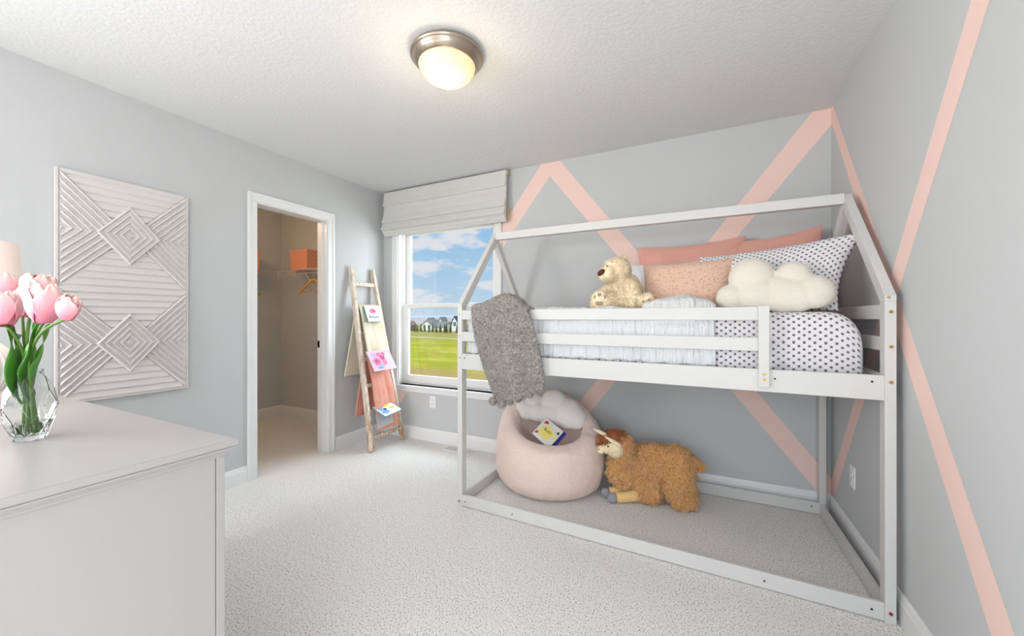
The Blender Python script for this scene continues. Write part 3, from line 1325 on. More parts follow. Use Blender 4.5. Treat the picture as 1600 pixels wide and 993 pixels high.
pillow('pillow', 'plain salmon pink pillow, left one leaning on the back wall behind the tan patterned cushion', 'pillow',
       (-0.085, 2.785, 1.445), (0.66, 0.50, 0.15), (math.radians(-14), math.radians(-2.5), 0), M_salmon, 0.06, 3, 0.012)
pillow('pillow', 'plain salmon pink pillow in the bed corner behind the big dotted pillow', 'pillow',
       (0.335, 2.80, 1.44), (0.60, 0.53, 0.13), (math.radians(-10), math.radians(-4), math.radians(-3)), M_salmon, 0.07, 9, 0.012)
pillow('pillow', 'plain white pillow peeking out between the teddy bear and the salmon pillow', 'pillow',
       (-0.19, 2.60, 1.375), (0.52, 0.34, 0.14), (math.radians(-16), math.radians(-1), 0), M_white_cloth, 0.08, 5, 0.008)
pillow('pillow', 'large white pillow with small grey dots behind the cloud cushion', 'pillow',
       (0.30, 2.36, 1.375), (0.73, 0.40, 0.17), (math.radians(-24), math.radians(-3), math.radians(-19)), M_dots, 0.09, 12, 0.014, taper=0.13)
pillow('cushion', 'small rectangular tan cushion with a pale diamond weave between bear and cloud', 'cushion',
       (-0.09, 2.375, 1.355), (0.49, 0.31, 0.13), (math.radians(-18), math.radians(-1), math.radians(-4)), M_tan, 0.07, 15, 0.006)


def cloud_cushion(label, c, R, circles, thick, mt, origin, centre=(0, 0), seed=0):
    """circles: (x, z, r) lobes in the cushion plane; star-shaped outline about centre"""
    c = Vector(c)
    eul = R.to_euler()
    m = MB()
    for (x, z, r) in circles:
        m.ball(tuple(c + R @ Vector((x, 0, z))), (r, thick / 2 * (r / 0.09) ** 0.6, r), eul, 28, 18)
    o = m.build('cloud_cushion', mt, None, origin, smooth=True)
    remesh(o, 0.006, 7)
    tag(o, label, 'cushion')
    return o


Rw = Euler((math.radians(-20), 0, math.radians(-8))).to_matrix()
cloud_w = cloud_cushion('fluffy cream cloud-shaped cushion leaning on the dotted pillow behind the guard rail',
              (0.275, 2.16, 1.325), Rw,
              [(-0.075, 0.050, 0.098), (0.090, 0.045, 0.072), (-0.155, -0.055, 0.070), (0.162, -0.035, 0.078), (0.05, -0.045, 0.09), (-0.05, -0.045, 0.09), (0.10, -0.05, 0.08)],
              0.13, M_plush_white, (0.275, 2.2, 1.20), (0, -0.02), 2)


# ---------------------------------------------------------------- teddy bear
def teddy():
    t = thing('teddy_bear', 'cream plush teddy bear with a brown nose sitting at the back of the loft bed', 'soft toy', (-0.41, 2.25, 1.225))
    Mf = mat('cream_fur', lin(250, 236, 208), 0.95, sheen=0.3, vary=(60, lin(236, 210, 168), 0.42, 0.62))
    Mp = mat('paw_pad_brown', lin(168, 148, 128), 0.9)
    Mn = mat('nose_brown', lin(92, 42, 34), 0.7)
    m = MB()
    B = m.ball
    B((-0.452, 2.25, 1.447), (0.078, 0.078, 0.074))
    B((-0.490, 2.20, 1.428), (0.050, 0.052, 0.046))
    B((-0.502, 2.185, 1.422), (0.040, 0.040, 0.038))
    B((-0.405, 2.29, 1.325), (0.088, 0.078, 0.105))
    B((-0.400, 2.27, 1.285), (0.092, 0.080, 0.07))
    B((-0.430, 2.26, 1.385), (0.055, 0.05, 0.05))
    # ears
    B((-0.415, 2.27, 1.512), (0.030, 0.018, 0.028), (0, 0, 0.5))
    B((-0.508, 2.285, 1.497), (0.022, 0.016, 0.024), (0, 0, 0.5))
    # arm on the right, arm on the left
    m.tube([(-0.385, 2.25, 1.375), (-0.362, 2.215, 1.345), (-0.352, 2.195, 1.300), (-0.355, 2.185, 1.262)], [0.030, 0.040, 0.043, 0.034], 14)
    B((-0.355, 2.185, 1.258), (0.036, 0.034, 0.030))
    m.tube([(-0.455, 2.27, 1.37), (-0.500, 2.25, 1.340), (-0.535, 2.24, 1.300)], [0.028, 0.034, 0.036], 14)
    # legs
    m.tube([(-0.44, 2.25, 1.275), (-0.495, 2.20, 1.270), (-0.525, 2.165, 1.268)], [0.05, 0.052, 0.048], 14)
    B((-0.528, 2.160, 1.277), (0.048, 0.040, 0.052))
    B((-0.545, 2.20, 1.250), (0.045, 0.05, 0.04))
    m.tube([(-0.36, 2.25, 1.262), (-0.32, 2.205, 1.262), (-0.285, 2.18, 1.268)], [0.045, 0.040, 0.036], 14)
    B((-0.275, 2.175, 1.274), (0.036, 0.030, 0.036))
    body = m.build('body', Mf, t, recalc=True)
    remesh(body, 0.005, 5)
    f = fur_on(body, 'fur', Mf, t, 9000, 0.010, 0.0014, 4, keep=lambda p, n: not (p.x < -0.475 and p.y < 2.20 and p.z > 1.40) and p.y > 2.145, droop=0.3, jitter=0.6)
    f['kind'] = 'stuff'
    cam_dir = (Vector((0, 0, CAM_Z)) - Vector((-0.528, 2.12, 1.28))).normalized()

    bpy.context.view_layer.update()
    bev = body.evaluated_get(bpy.context.evaluated_depsgraph_get())
    shift = Vector(t['_o'])

    def pad(c, r, toward):
        c = Vector(c)
        n = Vector(toward).normalized()
        hit, loc, nn, _ = bev.ray_cast(c + n * 0.12 - shift, -n)
        if hit:
            c = loc + shift - n * 0.0005
        q = n.to_track_quat('Z', 'Y').to_matrix()
        mm = MB()
        vs = []
        k = 16
        for j, (rr, hh) in enumerate(((1, 0), (0.8, 0.5), (0.45, 0.85))):
            for i in range(k):
                a = 2 * PI * i / k
                vs.append(c + q @ Vector((r[0] * rr * math.cos(a), r[1] * rr * math.sin(a), hh * 0.004)))
        vs.append(c + n * 0.0042)
        fs = []
        for j in range(2):
            for i in range(k):
                fs.append((j * k + i, j * k + (i + 1) % k, (j + 1) * k + (i + 1) % k, (j + 1) * k + i))
        for i in range(k):
            fs.append((2 * k + i, 2 * k + (i + 1) % k, 3 * k))
        mm.add(vs, fs)
        return mm
    n0 = Vector((0.10, -1, -0.02)).normalized()
    base = Vector((-0.522, 2.124, 1.272))
    for (dx, dz, rr) in ((-0.026, 0.020, (0.008, 0.010)), (-0.001, 0.030, (0.011, 0.013)), (0.026, 0.020, (0.008, 0.011)), (-0.001, -0.014, (0.021, 0.014))):
        c = base + Vector((dx, 0.003 + abs(dx) * 0.30 + max(0, dz) * 0.20, dz))
        pad(c - n0 * 0.003, rr, n0).build('paw_pad', Mp, t, smooth=True)
    n1 = Vector((0.5, -1, -0.35)).normalized()
    for (dx, dz, rr) in ((-0.016, 0.0, (0.008, 0.008)), (0.012, 0.008, (0.009, 0.009))):
        pad(Vector((-0.272 + dx, 2.146, 1.262 + dz)), rr, n1).build('paw_pad', Mp, t, smooth=True)
    m = MB()
    m.ball((-0.518, 2.150, 1.430), (0.026, 0.010, 0.016), (0, math.radians(-32), math.radians(-20)))
    tag(m.build('nose', Mn, t, smooth=True), 'dark brown oval nose')
    for p in ((-0.487, 2.163, 1.466), (-0.513, 2.180, 1.462)):
        m = MB()
        m.ball(p, 0.0042, None, 10, 8)
        tag(m.build('eye', mat('bead_black', (0.01, 0.01, 0.01, 1), 0.15), t, smooth=True), 'small black bead eye')


teddy()


# ---------------------------------------------------------------- sherpa blanket over the rail
def sherpa():
    Ms = mat('grey_sherpa', lin(172, 167, 161), 1.0, sheen=0.4, bump=(140, 0.6, 0.006), vary=(75, lin(146, 138, 131), 0.45, 0.62))
    t = thing('sherpa_blanket', 'fluffy grey sherpa blanket with pom-poms draped over the left guard rail', 'blanket', (-1.03, 1.97, 1.22))
    # left and right edge curves of the hanging front: (s, xL, xR)
    nu, nv = 120, 230
    # path: back tail -> over rail -> front hanging. heights at u=0 (left) and u=1 (right)

    def lerp(a, b, f):
        return a + (b - a) * f

    def sm(f):
        f = max(0, min(1, f))
        return f * f * (3 - 2 * f)

    def fn(u, v):
        # v 0..0.16 back tail, ..0.26 over the top, rest: front
        topL = 1.225
        hump = 0.060 * math.exp(-((u - 0.56) / 0.30) ** 2) - 0.028 * sm((u - 0.72) / 0.28)
        ztop = 1.236 + hump
        if v < 0.14:
            f = v / 0.14
            x = lerp(-1.24, -0.97, u)
            y = 2.10 - 0.01 * f
            z = lerp(1.215, ztop - 0.004, sm(f))
            y = lerp(2.155, 2.065, f)
        elif v < 0.24:
            f = (v - 0.14) / 0.10
            a = PI * f
            x = lerp(-1.245, -0.885, u)
            y = 2.010 + 0.055 * math.cos(a)
            z = ztop + 0.014 * math.sin(a)
        else:
            f = (v - 0.24) / 0.76
            xl = lerp(-1.25, -1.085, f ** 1.5) - 0.008 * math.sin(f * PI)
            xr = lerp(-0.885, -0.782, f ** 0.9) + 0.012 * math.sin(f * PI)
            zb = lerp(0.686, 0.805, u) - 0.02 * math.sin(u * PI)
            x = lerp(xl, xr, u)
            z = lerp(ztop, zb, f)
            y = 1.955 - 0.012 * math.sin(f * PI) - 0.010 * f
            fold = math.sin((u * 2.2 + 0.25 * f) * PI + 0.6) * 0.020 * sm(f * 1.5)
            fold += 0.010 * math.sin((u * 5 + f) * PI) * f
            edge = min(u, 1 - u)
            y += fold + 0.010 * (1 - min(1, edge / 0.08))
            # rolled hem
            if f > 0.955:
                k = (f - 0.955) / 0.045
                y -= 0.010 * math.sin(k * PI)
        p = Vector((x, y, z))
        c = noise.noise(p * 95)
        c2 = noise.noise(p * 190 + Vector((5, 5, 5)))
        d = 0.0045 * c + 0.0025 * c2
        if v < 0.24:
            z += d
            y += d
        else:
            y -= d * 1.3 + 0.002
            x += 0.5 * d
        return (x, y, z)
    m = MB()
    m.grid(fn, nu, nv)
    o = m.build('fleece', Ms, t, smooth=True, recalc=False)
    md = o.modifiers.new('solid', 'SOLIDIFY'); md.thickness = 0.012; md.offset = 0
    f = fur_on(o, 'pile', Ms, t, 26000, 0.0075, 0.0016, 11, keep=lambda p, n: n.y < 0.35, droop=0.1, jitter=0.9)
    f['kind'] = 'stuff'
    for (x, y, z, r) in ((-1.088, 1.930, 0.696, 0.027), (-1.030, 1.925, 0.688, 0.029), (-0.985, 1.945, 0.700, 0.023), (-0.935, 1.950, 0.722, 0.023), (-0.868, 1.950, 0.752, 0.024), (-0.835, 1.955, 0.772, 0.022), (-0.800, 1.935, 0.798, 0.029)):
        m = MB()
        n = 0
        m.ball((x, y, z), r * 0.8, None, 18, 12)
        b = m.build('pom_pom', Ms, t, smooth=True)
        fur_mesh = MB()
        R = random.Random(int(x * 1000))
        for _ in range(520):
            d = Vector((R.gauss(0, 1), R.gauss(0, 1), R.gauss(0, 1))).normalized()
            s1 = d.orthogonal().normalized(); s2 = d.cross(s1)
            c = Vector((x, y, z))
            q = 0.0017
            base = c + d * r * 0.72
            vs = [base + s1 * q, base - s1 * q * 0.5 + s2 * q, base - s1 * q * 0.5 - s2 * q, c + d * r * R.uniform(0.95, 1.08) + s1 * R.uniform(-.003, .003)]
            fur_mesh.add(vs, [(0, 1, 3), (1, 2, 3), (2, 0, 3)])
        ff = fur_mesh.build('yarn_tufts', Ms, b, origin=t['_o'], recalc=False)


sherpa()


# ---------------------------------------------------------------- bean bag chair
def beanbag():
    C = Vector((-0.985, 2.555, 0))
    Mb = NT('blush_linen')
    Mb.b.inputs['Roughness'].default_value = 0.9
    Mb.b.inputs['Sheen Weight'].default_value = 0.2
    c1 = Mb.coord('Object', (1, 1, 6))
    a = Mb.noise(c1, 60, 3)
    Mb.l(Mb.ramp(a, [(0.35, lin(232, 208, 196)), (0.65, lin(240, 219, 208))]), Mb.b.inputs['Base Color'])
    b = Mb.noise(Mb.coord('Object'), 9, 4, 0.55)
    Mb.bump(b, 0.35, 0.03)
    Mb = Mb.m
    t = thing('bean_bag_chair', 'blush pink bean bag chair under the left end of the loft bed', 'bean bag chair', tuple(C))
    fdir = math.atan2(-0.92, 0.40)
    na, ns = 150, 110

    def ctrl(th):
        k = (1 - math.cos(th - fdir)) / 2       # 0 front, 1 back
        h = 0.355 + 0.265 * (k ** 1.15)
        bk = k
        return [(0.0, 0.004), (0.35, 0.003), (0.62, 0.003), (0.82, 0.016), (0.955, 0.085), (1.0, 0.19), (0.985, 0.19 + (h - 0.19) * 0.45), (0.925, 0.19 + (h - 0.19) * 0.80),
                (0.82, h - 0.008), (0.70, h), (0.60, h - 0.035), (0.52, h - 0.10), (0.40, 0.22 + (h - 0.22) * 0.30), (0.25, 0.235), (0.10, 0.225), (0.0, 0.223)]

    def cr(P, t_):
        n = len(P) - 1
        x = t_ * n
        i = min(int(x), n - 1)
        f = x - i
        p0, p1, p2, p3 = P[max(0, i - 1)], P[i], P[i + 1], P[min(n, i + 2)]
        return [0.5 * ((2 * p1[q]) + (-p0[q] + p2[q]) * f + (2 * p0[q] - 5 * p1[q] + 4 * p2[q] - p3[q]) * f * f + (-p0[q] + 3 * p1[q] - 3 * p2[q] + p3[q]) * f ** 3) for q in (0, 1)]

    def fn(a_, s):
        th = 2 * PI * a_
        r, z = cr(ctrl(th), s)
        z = max(0.002, z)
        sx = 0.385
        sy = 0.345 if math.sin(th) < 0 else 0.315
        sh = max(0.0, z - 0.2)
        k = (1 - math.cos(th - fdir)) / 2
        # opening shifts towards the front
        x = C.x + sx * r * math.cos(th)
        y = C.y + sy * r * math.sin(th) + (0.02 if r < 0.6 and z > 0.1 else 0)
        # the back leans in over the seat
        d = 0.010 * fbm((x * 4, y * 4, z * 5), 3) + 0.004 * noise.noise(Vector((x * 16, y * 16, z * 10)))
        wr = 0.006 * noise.noise(Vector((th * 9, z * 3, 2))) * (1 if z < 0.09 or (r < 0.9 and z > 0.2) else 0.25)
        rr = 1 + (d + wr) / 0.37
        x = C.x + (x - C.x) * rr
        y = C.y + (y - C.y) * rr
        return (x, min(y, 2.863 if z < 0.08 else 2.92), z + (d * 0.6 if z > 0.1 else 0))
    m = MB()
    m.grid(fn, na, ns, wrapu=True)
    m.build('bag', Mb, t, smooth=True, merge=0.0004)
    for th in (math.radians(-118), math.radians(-50)):
        m = MB()
        pts = []
        for i in range(26):
            s = 0.19 + 0.42 * i / 25
            p = Vector(fn(th / (2 * PI) % 1, s))
            o = (p - C); o.z = 0; o.normalize()
            pts.append(p + o * 0.0008)
        m.tube(pts, 0.0016, 6)
        m.build('seam', Mb, t, smooth=True)


beanbag()

# grey cloud cushion in the bean bag
Rg = (Euler((math.radians(-25), 0, 0)).to_matrix() @ Euler((0, math.radians(5), 0)).to_matrix())
Rg = Euler((0, 0, math.radians(14))).to_matrix() @ Rg
cloud_cushion('grey cloud-shaped cushion resting in the bean bag chair', (-0.985, 2.60, 0.515), Rg,
              [(0.01, 0.055, 0.098), (-0.135, 0.045, 0.062), (-0.215, -0.005, 0.046), (0.115, -0.010, 0.110), (0.175, -0.035, 0.080), (0.0, -0.03, 0.095), (-0.10, -0.025, 0.075), (-0.17, -0.035, 0.062)],
              0.12, M_plush_grey, (-0.985, 2.6, 0.40), (0, -0.01), 8)


# ---------------------------------------------------------------- books
def book(name, label, cat, c, R, w, h, th, cover, parts=(), back=None, group=None):
    """closed book: local x width, local z height, -y towards the viewer (front cover)"""
    t = thing(name, label, cat, tuple(c), group)
    c = Vector(c)
    M_page = bpy.data.materials.get('book_pages') or mat('book_pages', lin(244, 240, 232), 0.8)

    def bx(cx, cy, cz, sx, sy, sz):
        mm = MB()
        mm.obox(c + R @ Vector((cx, cy, cz)), (sx, sy, sz), R)
        return mm
    bx(0, -th / 2, 0, w, 0.0016, h).build('front_cover', cover, t)
    bx(0, th / 2, 0, w, 0.0016, h).build('back_cover', back or cover, t)
    bx(-w / 2 + 0.0008, 0, 0, 0.0016, th, h).build('spine', back or cover, t)
    bx(0.0006, 0, 0, w - 0.005, th - 0.002, h - 0.006).build('pages', M_page, t)
    for (cx, cz, sx, sz, ang, mt_, nm) in parts:
        mm = MB()
        mm.obox(c + R @ Vector((cx, -th / 2 - 0.0011, cz)), (sx, 0.0006, sz), R @ Euler((0, ang, 0)).to_matrix())
        mm.build(nm, mt_, t)
    return t


def plain(n, r, g, b, rough=0.5):
    return mat(n, lin(r, g, b), rough)


def tri_shape(t, c, R, th, pts, mt_, nm='cover_shape'):
    mm = MB()
    c = Vector(c)
    mm.poly([tuple(c + R @ Vector((x, -th / 2 - 0.0016, z))) for x, z in pts])
    return mm.build(nm, mt_, t, recalc=False)


# picture book in the bean bag
P_white = plain('cover_white', 226, 224, 216)
P_yel = plain('cover_yellow', 236, 220, 120)
P_red = plain('cover_red', 196, 50, 42)
P_blue = plain('cover_navy', 46, 50, 150)
P_blk = plain('print_black', 40, 36, 44)
P_grn = plain('cover_green', 150, 190, 110)
Rb = Euler((0, 0, math.radians(20))).to_matrix() @ Euler((math.radians(-38), 0, 0)).to_matrix() @ Euler((0, math.radians(40), 0)).to_matrix()
cb = (-0.945, 2.425, 0.400)
bk = book('picture_book', 'white picture book with yellow and red cover shapes lying in the bean bag', 'book', cb, Rb, 0.15, 0.15, 0.022, P_white, back=P_blue)
tri_shape(bk, cb, Rb, 0.022, [(-0.05, -0.045), (0.03, -0.05), (0.045, 0.02), (-0.02, 0.045), (-0.055, 0.01)], P_yel)
tri_shape(bk, cb, Rb, 0.0226, [(-0.06, 0.03), (-0.03, 0.05), (-0.045, 0.062), (-0.062, 0.055)], P_red)
tri_shape(bk, cb, Rb, 0.0226, [(-0.07, -0.06), (-0.045, -0.045), (-0.062, -0.03)], P_red)
tri_shape(bk, cb, Rb, 0.0226, [(0.045, 0.035), (0.068, 0.028), (0.06, 0.055)], P_blk)
tri_shape(bk, cb, Rb, 0.0226, [(0.05, -0.01), (0.070, -0.02), (0.072, 0.02), (0.052, 0.015)], P_yel)
Mt = Matrix.Translation(Vector(cb) + Rb @ Vector((-0.004, -0.0135, 0.005))) @ (Rb @ Euler((PI / 2, 0, 0)).to_matrix() @ Euler((0, 0, math.radians(-2))).to_matrix()).to_4x4()
place_text('BUSY', 0.026, Mt, P_blk, bk)
Rb2 = Rb
cb2 = Vector(cb) + Rb @ Vector((0.018, 0.024, 0.008))
book('picture_book', 'blue-covered picture book tucked beneath the white one in the bean bag', 'book', tuple(cb2), Rb2, 0.15, 0.155, 0.016, P_blue, back=P_red)


# ---------------------------------------------------------------- plush alpaca
def alpaca():
    t = thing('plush_alpaca', 'fluffy orange-tan plush alpaca lying against the bean bag under the bed', 'soft toy', (-0.27, 2.62, 0))
    Mf = mat('orange_fur', lin(244, 196, 134), 0.95, sheen=0.3, vary=(11, lin(230, 160, 92), 0.42, 0.62))
    Mst = mat('orange_fur_strands', lin(255, 214, 150), 0.95, sheen=0.3, vary=(85, lin(236, 160, 90), 0.42, 0.60))
    Ml = mat('smooth_tan_plush', lin(244, 204, 140), 0.9, sheen=0.3)
    Mh = mat('red_brown_fur', lin(176, 98, 60), 0.95, sheen=0.2, vary=(30, lin(214, 138, 90), 0.45, 0.65))
    Mc = mat('cream_plush_face', lin(252, 234, 198), 0.9, sheen=0.3)
    Mg = mat('grey_hoof_plush', lin(158, 160, 168), 0.85, sheen=0.2)
    m = MB()
    B = m.ball
    B((-0.270, 2.66, 0.225), (0.175, 0.100, 0.118))          # trunk
    B((-0.360, 2.65, 0.225), (0.110, 0.095, 0.115))
    B((-0.165, 2.66, 0.235), (0.105, 0.105, 0.118))          # rump
    B((-0.150, 2.60, 0.150), (0.085, 0.070, 0.115))          # near thigh
    B((-0.120, 2.60, 0.065), (0.072, 0.060, 0.062))          # near hind foot
    B((-0.155, 2.72, 0.140), (0.080, 0.060, 0.120))          # far thigh
    B((-0.120, 2.74, 0.060), (0.065, 0.055, 0.058))
    B((-0.345, 2.60, 0.130), (0.085, 0.065, 0.100))          # near shoulder
    B((-0.320, 2.585, 0.070), (0.075, 0.055, 0.066))
    B((-0.360, 2.72, 0.100), (0.080, 0.060, 0.095))
    B((-0.480, 2.59, 0.185), (0.088, 0.080, 0.120))          # chest
    B((-0.440, 2.62, 0.200), (0.090, 0.085, 0.110))
    B((-0.478, 2.57, 0.300), (0.072, 0.068, 0.100))          # neck
    B((-0.490, 2.545, 0.360), (0.068, 0.062, 0.068))          # back of the head
    body = m.build('body', Mf, t, recalc=True)
    remesh(body, 0.007, 6)
    f = fur_on(body, 'fur', Mst, t, 20000, 0.031, 0.0030, 21, droop=0.45, jitter=0.85)
    f['kind'] = 'stuff'
    # head and muzzle
    m = MB()
    m.ball((-0.530, 2.505, 0.368), (0.050, 0.052, 0.050))
    m.ball((-0.560, 2.475, 0.345), (0.036, 0.036, 0.034))
    m.ball((-0.590, 2.452, 0.336), (0.028, 0.028, 0.027))
    m.ball((-0.510, 2.495, 0.340), (0.055, 0.052, 0.052))
    head = m.build('head', Mc, t)
    remesh(head, 0.005, 5)
    f = fur_on(head, 'face_fur', Mc, head, 1600, 0.008, 0.0016, 5, keep=lambda p, n: p.x > -0.565, droop=0.3, jitter=0.5)
    f['kind'] = 'stuff'
    # forelock
    m = MB()
    m.ball((-0.560, 2.505, 0.400), (0.060, 0.045, 0.032), (0, math.radians(-25), math.radians(20)))
    m.ball((-0.525, 2.52, 0.415), (0.055, 0.045, 0.028), (0, math.radians(-10), 0))
    m.ball((-0.500, 2.53, 0.408), (0.045, 0.04, 0.03))
    fl = m.build('forelock', Mh, t)
    remesh(fl, 0.006, 4)
    f = fur_on(fl, 'forelock_fur', Mh, fl, 4500, 0.026, 0.0018, 8, droop=0.5, jitter=0.6)
    f['kind'] = 'stuff'
    # ears
    for (a, b) in (((-0.470, 2.465, 0.372), (-0.560, 2.425, 0.430)), ((-0.560, 2.49, 0.420), (-0.640, 2.45, 0.462))):
        a, b = Vector(a), Vector(b)
        m = MB()
        d = (b - a).normalized()
        q = d.to_track_quat('Z', 'Y').to_matrix()
        L = (b - a).length
        c = (a + b) / 2
        vs = []
        k = 14
        n = 9
        for i in range(n):
            f = i / (n - 1)
            w = 0.017 * math.sin(PI * min(0.96, 0.18 + f * 0.80)) ** 0.7
            for j in range(k):
                an = 2 * PI * j / k
                vs.append(a + q @ Vector((w * math.cos(an), 0.75 * w * math.sin(an), L * f)))
        fs = [(i * k + j, i * k + (j + 1) % k, (i + 1) * k + (j + 1) % k, (i + 1) * k + j) for i in range(n - 1) for j in range(k)]
        fs += [tuple(range(k)), tuple((n - 1) * k + j for j in range(k))]
        m.add(vs, fs)
        tag(m.build('ear', Mc, t, smooth=True), 'pale cream ear')
    m = MB(); m.ball((-0.545, 2.447, 0.362), 0.0055, None, 10, 8)
    tag(m.build('eye', mat('alpaca_eye', (0.01, 0.008, 0.006, 1), 0.15), t, smooth=True), 'small black eye')
    m = MB(); m.ball((-0.600, 2.428, 0.343), (0.0050, 0.003, 0.0035), None, 10, 8)
    m.build('nostril', mat('nostril_dark', (0.03, 0.015, 0.01, 1), 0.6), t, smooth=True)
    # front legs with grey hooves
    for (pts, hoof) in (([(-0.36, 2.565, 0.050), (-0.42, 2.525, 0.042), (-0.475, 2.495, 0.036), (-0.500, 2.482, 0.034)], (-0.522, 2.470, 0.033)),
                        ([(-0.42, 2.60, 0.060), (-0.49, 2.57, 0.048), (-0.535, 2.55, 0.038), (-0.555, 2.540, 0.034)], (-0.577, 2.528, 0.032))):
        m = MB()
        m.tube(pts, [0.036, 0.034, 0.031, 0.031], 16)
        lg = m.build('front_leg', Ml, t, smooth=True)
        m = MB()
        m.ball(hoof, (0.033, 0.030, 0.0305), (0, 0, 0.5))
        tag(m.build('hoof', Mg, lg, origin=t['_o'], smooth=True), 'grey plush hoof')
    m = MB()
    m.tube([(-0.075, 2.66, 0.290), (-0.045, 2.655, 0.272), (-0.018, 2.65, 0.252), (-0.002, 2.648, 0.240)], [0.022, 0.020, 0.017, 0.008], 12)
    tl = m.build('tail', Ml, t, smooth=True)
    f = fur_on(tl, 'tail_fur', Mf, tl, 900, 0.018, 0.0018, 9, droop=0.3)
    f['kind'] = 'stuff'


alpaca()


# ---------------------------------------------------------------- blanket ladder
def ladder():
    Mw = NT('weathered_birch')
    Mw.b.inputs['Roughness'].default_value = 0.8
    c = Mw.coord('Object', (14, 14, 1.2))
    n1 = Mw.noise(c, 6, 5, 0.65)
    sp = Mw.n('ShaderNodeSeparateXYZ')
    Mw.l(Mw.coord('Object'), sp.inputs[0])
    col = Mw.ramp(n1, [(0.36, lin(196, 168, 138)), (0.5, lin(226, 212, 196)), (0.64, lin(238, 230, 220))])
    n2 = Mw.noise(Mw.coord('Object', (5, 5, 2)), 9, 4, 0.6)
    low = Mw.math('SUBTRACT', 1.0, Mw.math('MULTIPLY', sp.outputs[2], 2.0))
    f = Mw.math('MULTIPLY', Mw.ramp(n2, [(0.42, (0, 0, 0, 1)), (0.55, (1, 1, 1, 1))]), Mw.math('MAXIMUM', low, 0.06))
    col2 = Mw.mix(f, col, lin(176, 132, 84))
    Mw.l(col2, Mw.b.inputs['Base Color'])
    Mw.bump(n1, 0.3, 0.004)
    Mw = Mw.m
    t = thing('blanket_ladder', 'whitewashed wooden blanket ladder leaning on the left wall beside the window', 'ladder', (-2.62, 2.64, 0))
    k = -0.315 / 1.646

    def X(z):
        return -2.606 + k * z
    def yl(z):
        return 2.462 + (2.508 - 2.462) * z / 1.646
    def yr(z):
        return 2.852 + (2.762 - 2.852) * z / 1.646
    for fy in (yl, yr):
        m = MB()
        m.bar((X(0.004), fy(0), 0.004), (X(1.65), fy(1.65), 1.65), 0.030, 0.045, up=(1, 0, 0.2))
        m.build('side_rail', Mw, t, bevel=0.003)
    for z in (0.115, 0.338, 0.566, 0.800, 1.035, 1.270, 1.492):
        m = MB()
        m.bar((X(z), yl(z) + 0.004, z), (X(z), yr(z) - 0.004, z), 0.022, 0.034, up=(0, 0, 1))
        m.build('rung', Mw, t, bevel=0.003)
    return X, yl, yr


LXf, LYl, LYr = ladder()


def drape(name, label, cat, mt, zr, y0, y1, front_drop, back_drop, seed, flare_f=0.0, flare_b=0.0, yb0=None, yb1=None, out=0.045, fold=0.012, lift=0.0):
    """cloth folded over a rung at height zr; front hangs plumb, back hangs behind the ladder"""
    xr = LXf(zr)
    nu, nv = 70, 110
    yb0 = y0 if yb0 is None else yb0
    yb1 = y1 if yb1 is None else yb1
    tot = front_drop + back_drop + 0.06

    def fn(u, v):
        s = v * tot
        if s < back_drop:
            f = 1 - s / back_drop           # 0 at the rung, 1 at the bottom of the back
            z = zr + 0.012 + lift - f * back_drop
            x = xr - 0.017 - 0.012 * f
            ya = y0 + (yb0 - y0) * f
            yb = y1 + (yb1 - y1) * f
            amp = f
            sgn = -1
        elif s < back_drop + 0.06:
            f = (s - back_drop) / 0.06
            a = PI - PI * f
            x = xr + 0.018 * math.cos(a)
            z = zr + 0.014 + lift + 0.010 * math.sin(a)
            ya, yb = y0, y1
            amp = 0
            sgn = 0
        else:
            f = (s - back_drop - 0.06) / front_drop
            z = zr + 0.012 + lift - f * front_drop
            x = xr + 0.020 + out * min(1, f * 1.6) ** 0.8 + flare_f * f
            ya = y0 + 0.004 * math.sin(f * 7)
            yb = y1 + 0.012 * f
            amp = min(1, f * 2)
            sgn = 1
        y = ya + (yb - ya) * u
        w = fold * amp * (math.sin(u * 9 + seed + 0.8 * noise.noise(Vector((u * 2, v * 2, seed)))) * 0.6 + noise.noise(Vector((u * 5, z * 4, seed))))
        x += w * (1 if sgn > 0 else 0.5)
        x = max(x, XL + 0.022)
        e = min(u, 1 - u)
        return (x + sgn * 0.004 * min(1, e / 0.06), y, z + 0.006 * amp * noise.noise(Vector((u * 4, seed, 3))))
    m = MB()
    m.grid(fn, nu, nv)
    o = m.build(name, mt, None, (xr, (y0 + y1) / 2, zr), smooth=True, recalc=False)
    md = o.modifiers.new('solid', 'SOLIDIFY'); md.thickness = 0.014; md.offset = 0
    tag(o, label, cat)
    return o


M_cream = mat('cream_knit', lin(228, 218, 196), 0.95, bump=(120, 0.6, 0.004), sheen=0.2, vary=(7, lin(218, 200, 162), 0.5, 0.75))
M_peach = mat('peach_knit', lin(226, 160, 140), 0.95, bump=(120, 0.6, 0.004), sheen=0.2, vary=(9, lin(222, 146, 124), 0.45, 0.7))
drape('throw_blanket', 'cream knitted throw hanging over the upper rungs of the ladder', 'blanket', M_cream, 1.270, 2.522, 2.760, 0.47, 0.63, 2.0, yb0=2.400, yb1=2.70, out=0.025, flare_f=0.085)
drape('throw_blanket', 'peach knitted throw hanging over the lower rungs of the ladder', 'blanket', M_peach, 0.800, 2.530, 2.765, 0.64, 0.52, 6.0, yb0=2.440, yb1=2.72, out=0.025, fold=0.016, flare_f=0.118)

# magazines and books on the ladder
P_pink = plain('print_pink', 226, 120, 152)
P_pink2 = plain('print_magenta', 196, 80, 140)
P_lav = plain('print_lavender', 190, 176, 226)
P_teal = plain('cover_teal', 70, 170, 150)
P_pale = plain('cover_pale_lilac', 222, 188, 208)
P_sky = plain('print_sky', 110, 176, 214)
P_wht = plain('print_white', 242, 242, 242)
P_lime = plain('print_lime', 206, 212, 50)
P_gry = plain('cover_grey', 196, 192, 194)


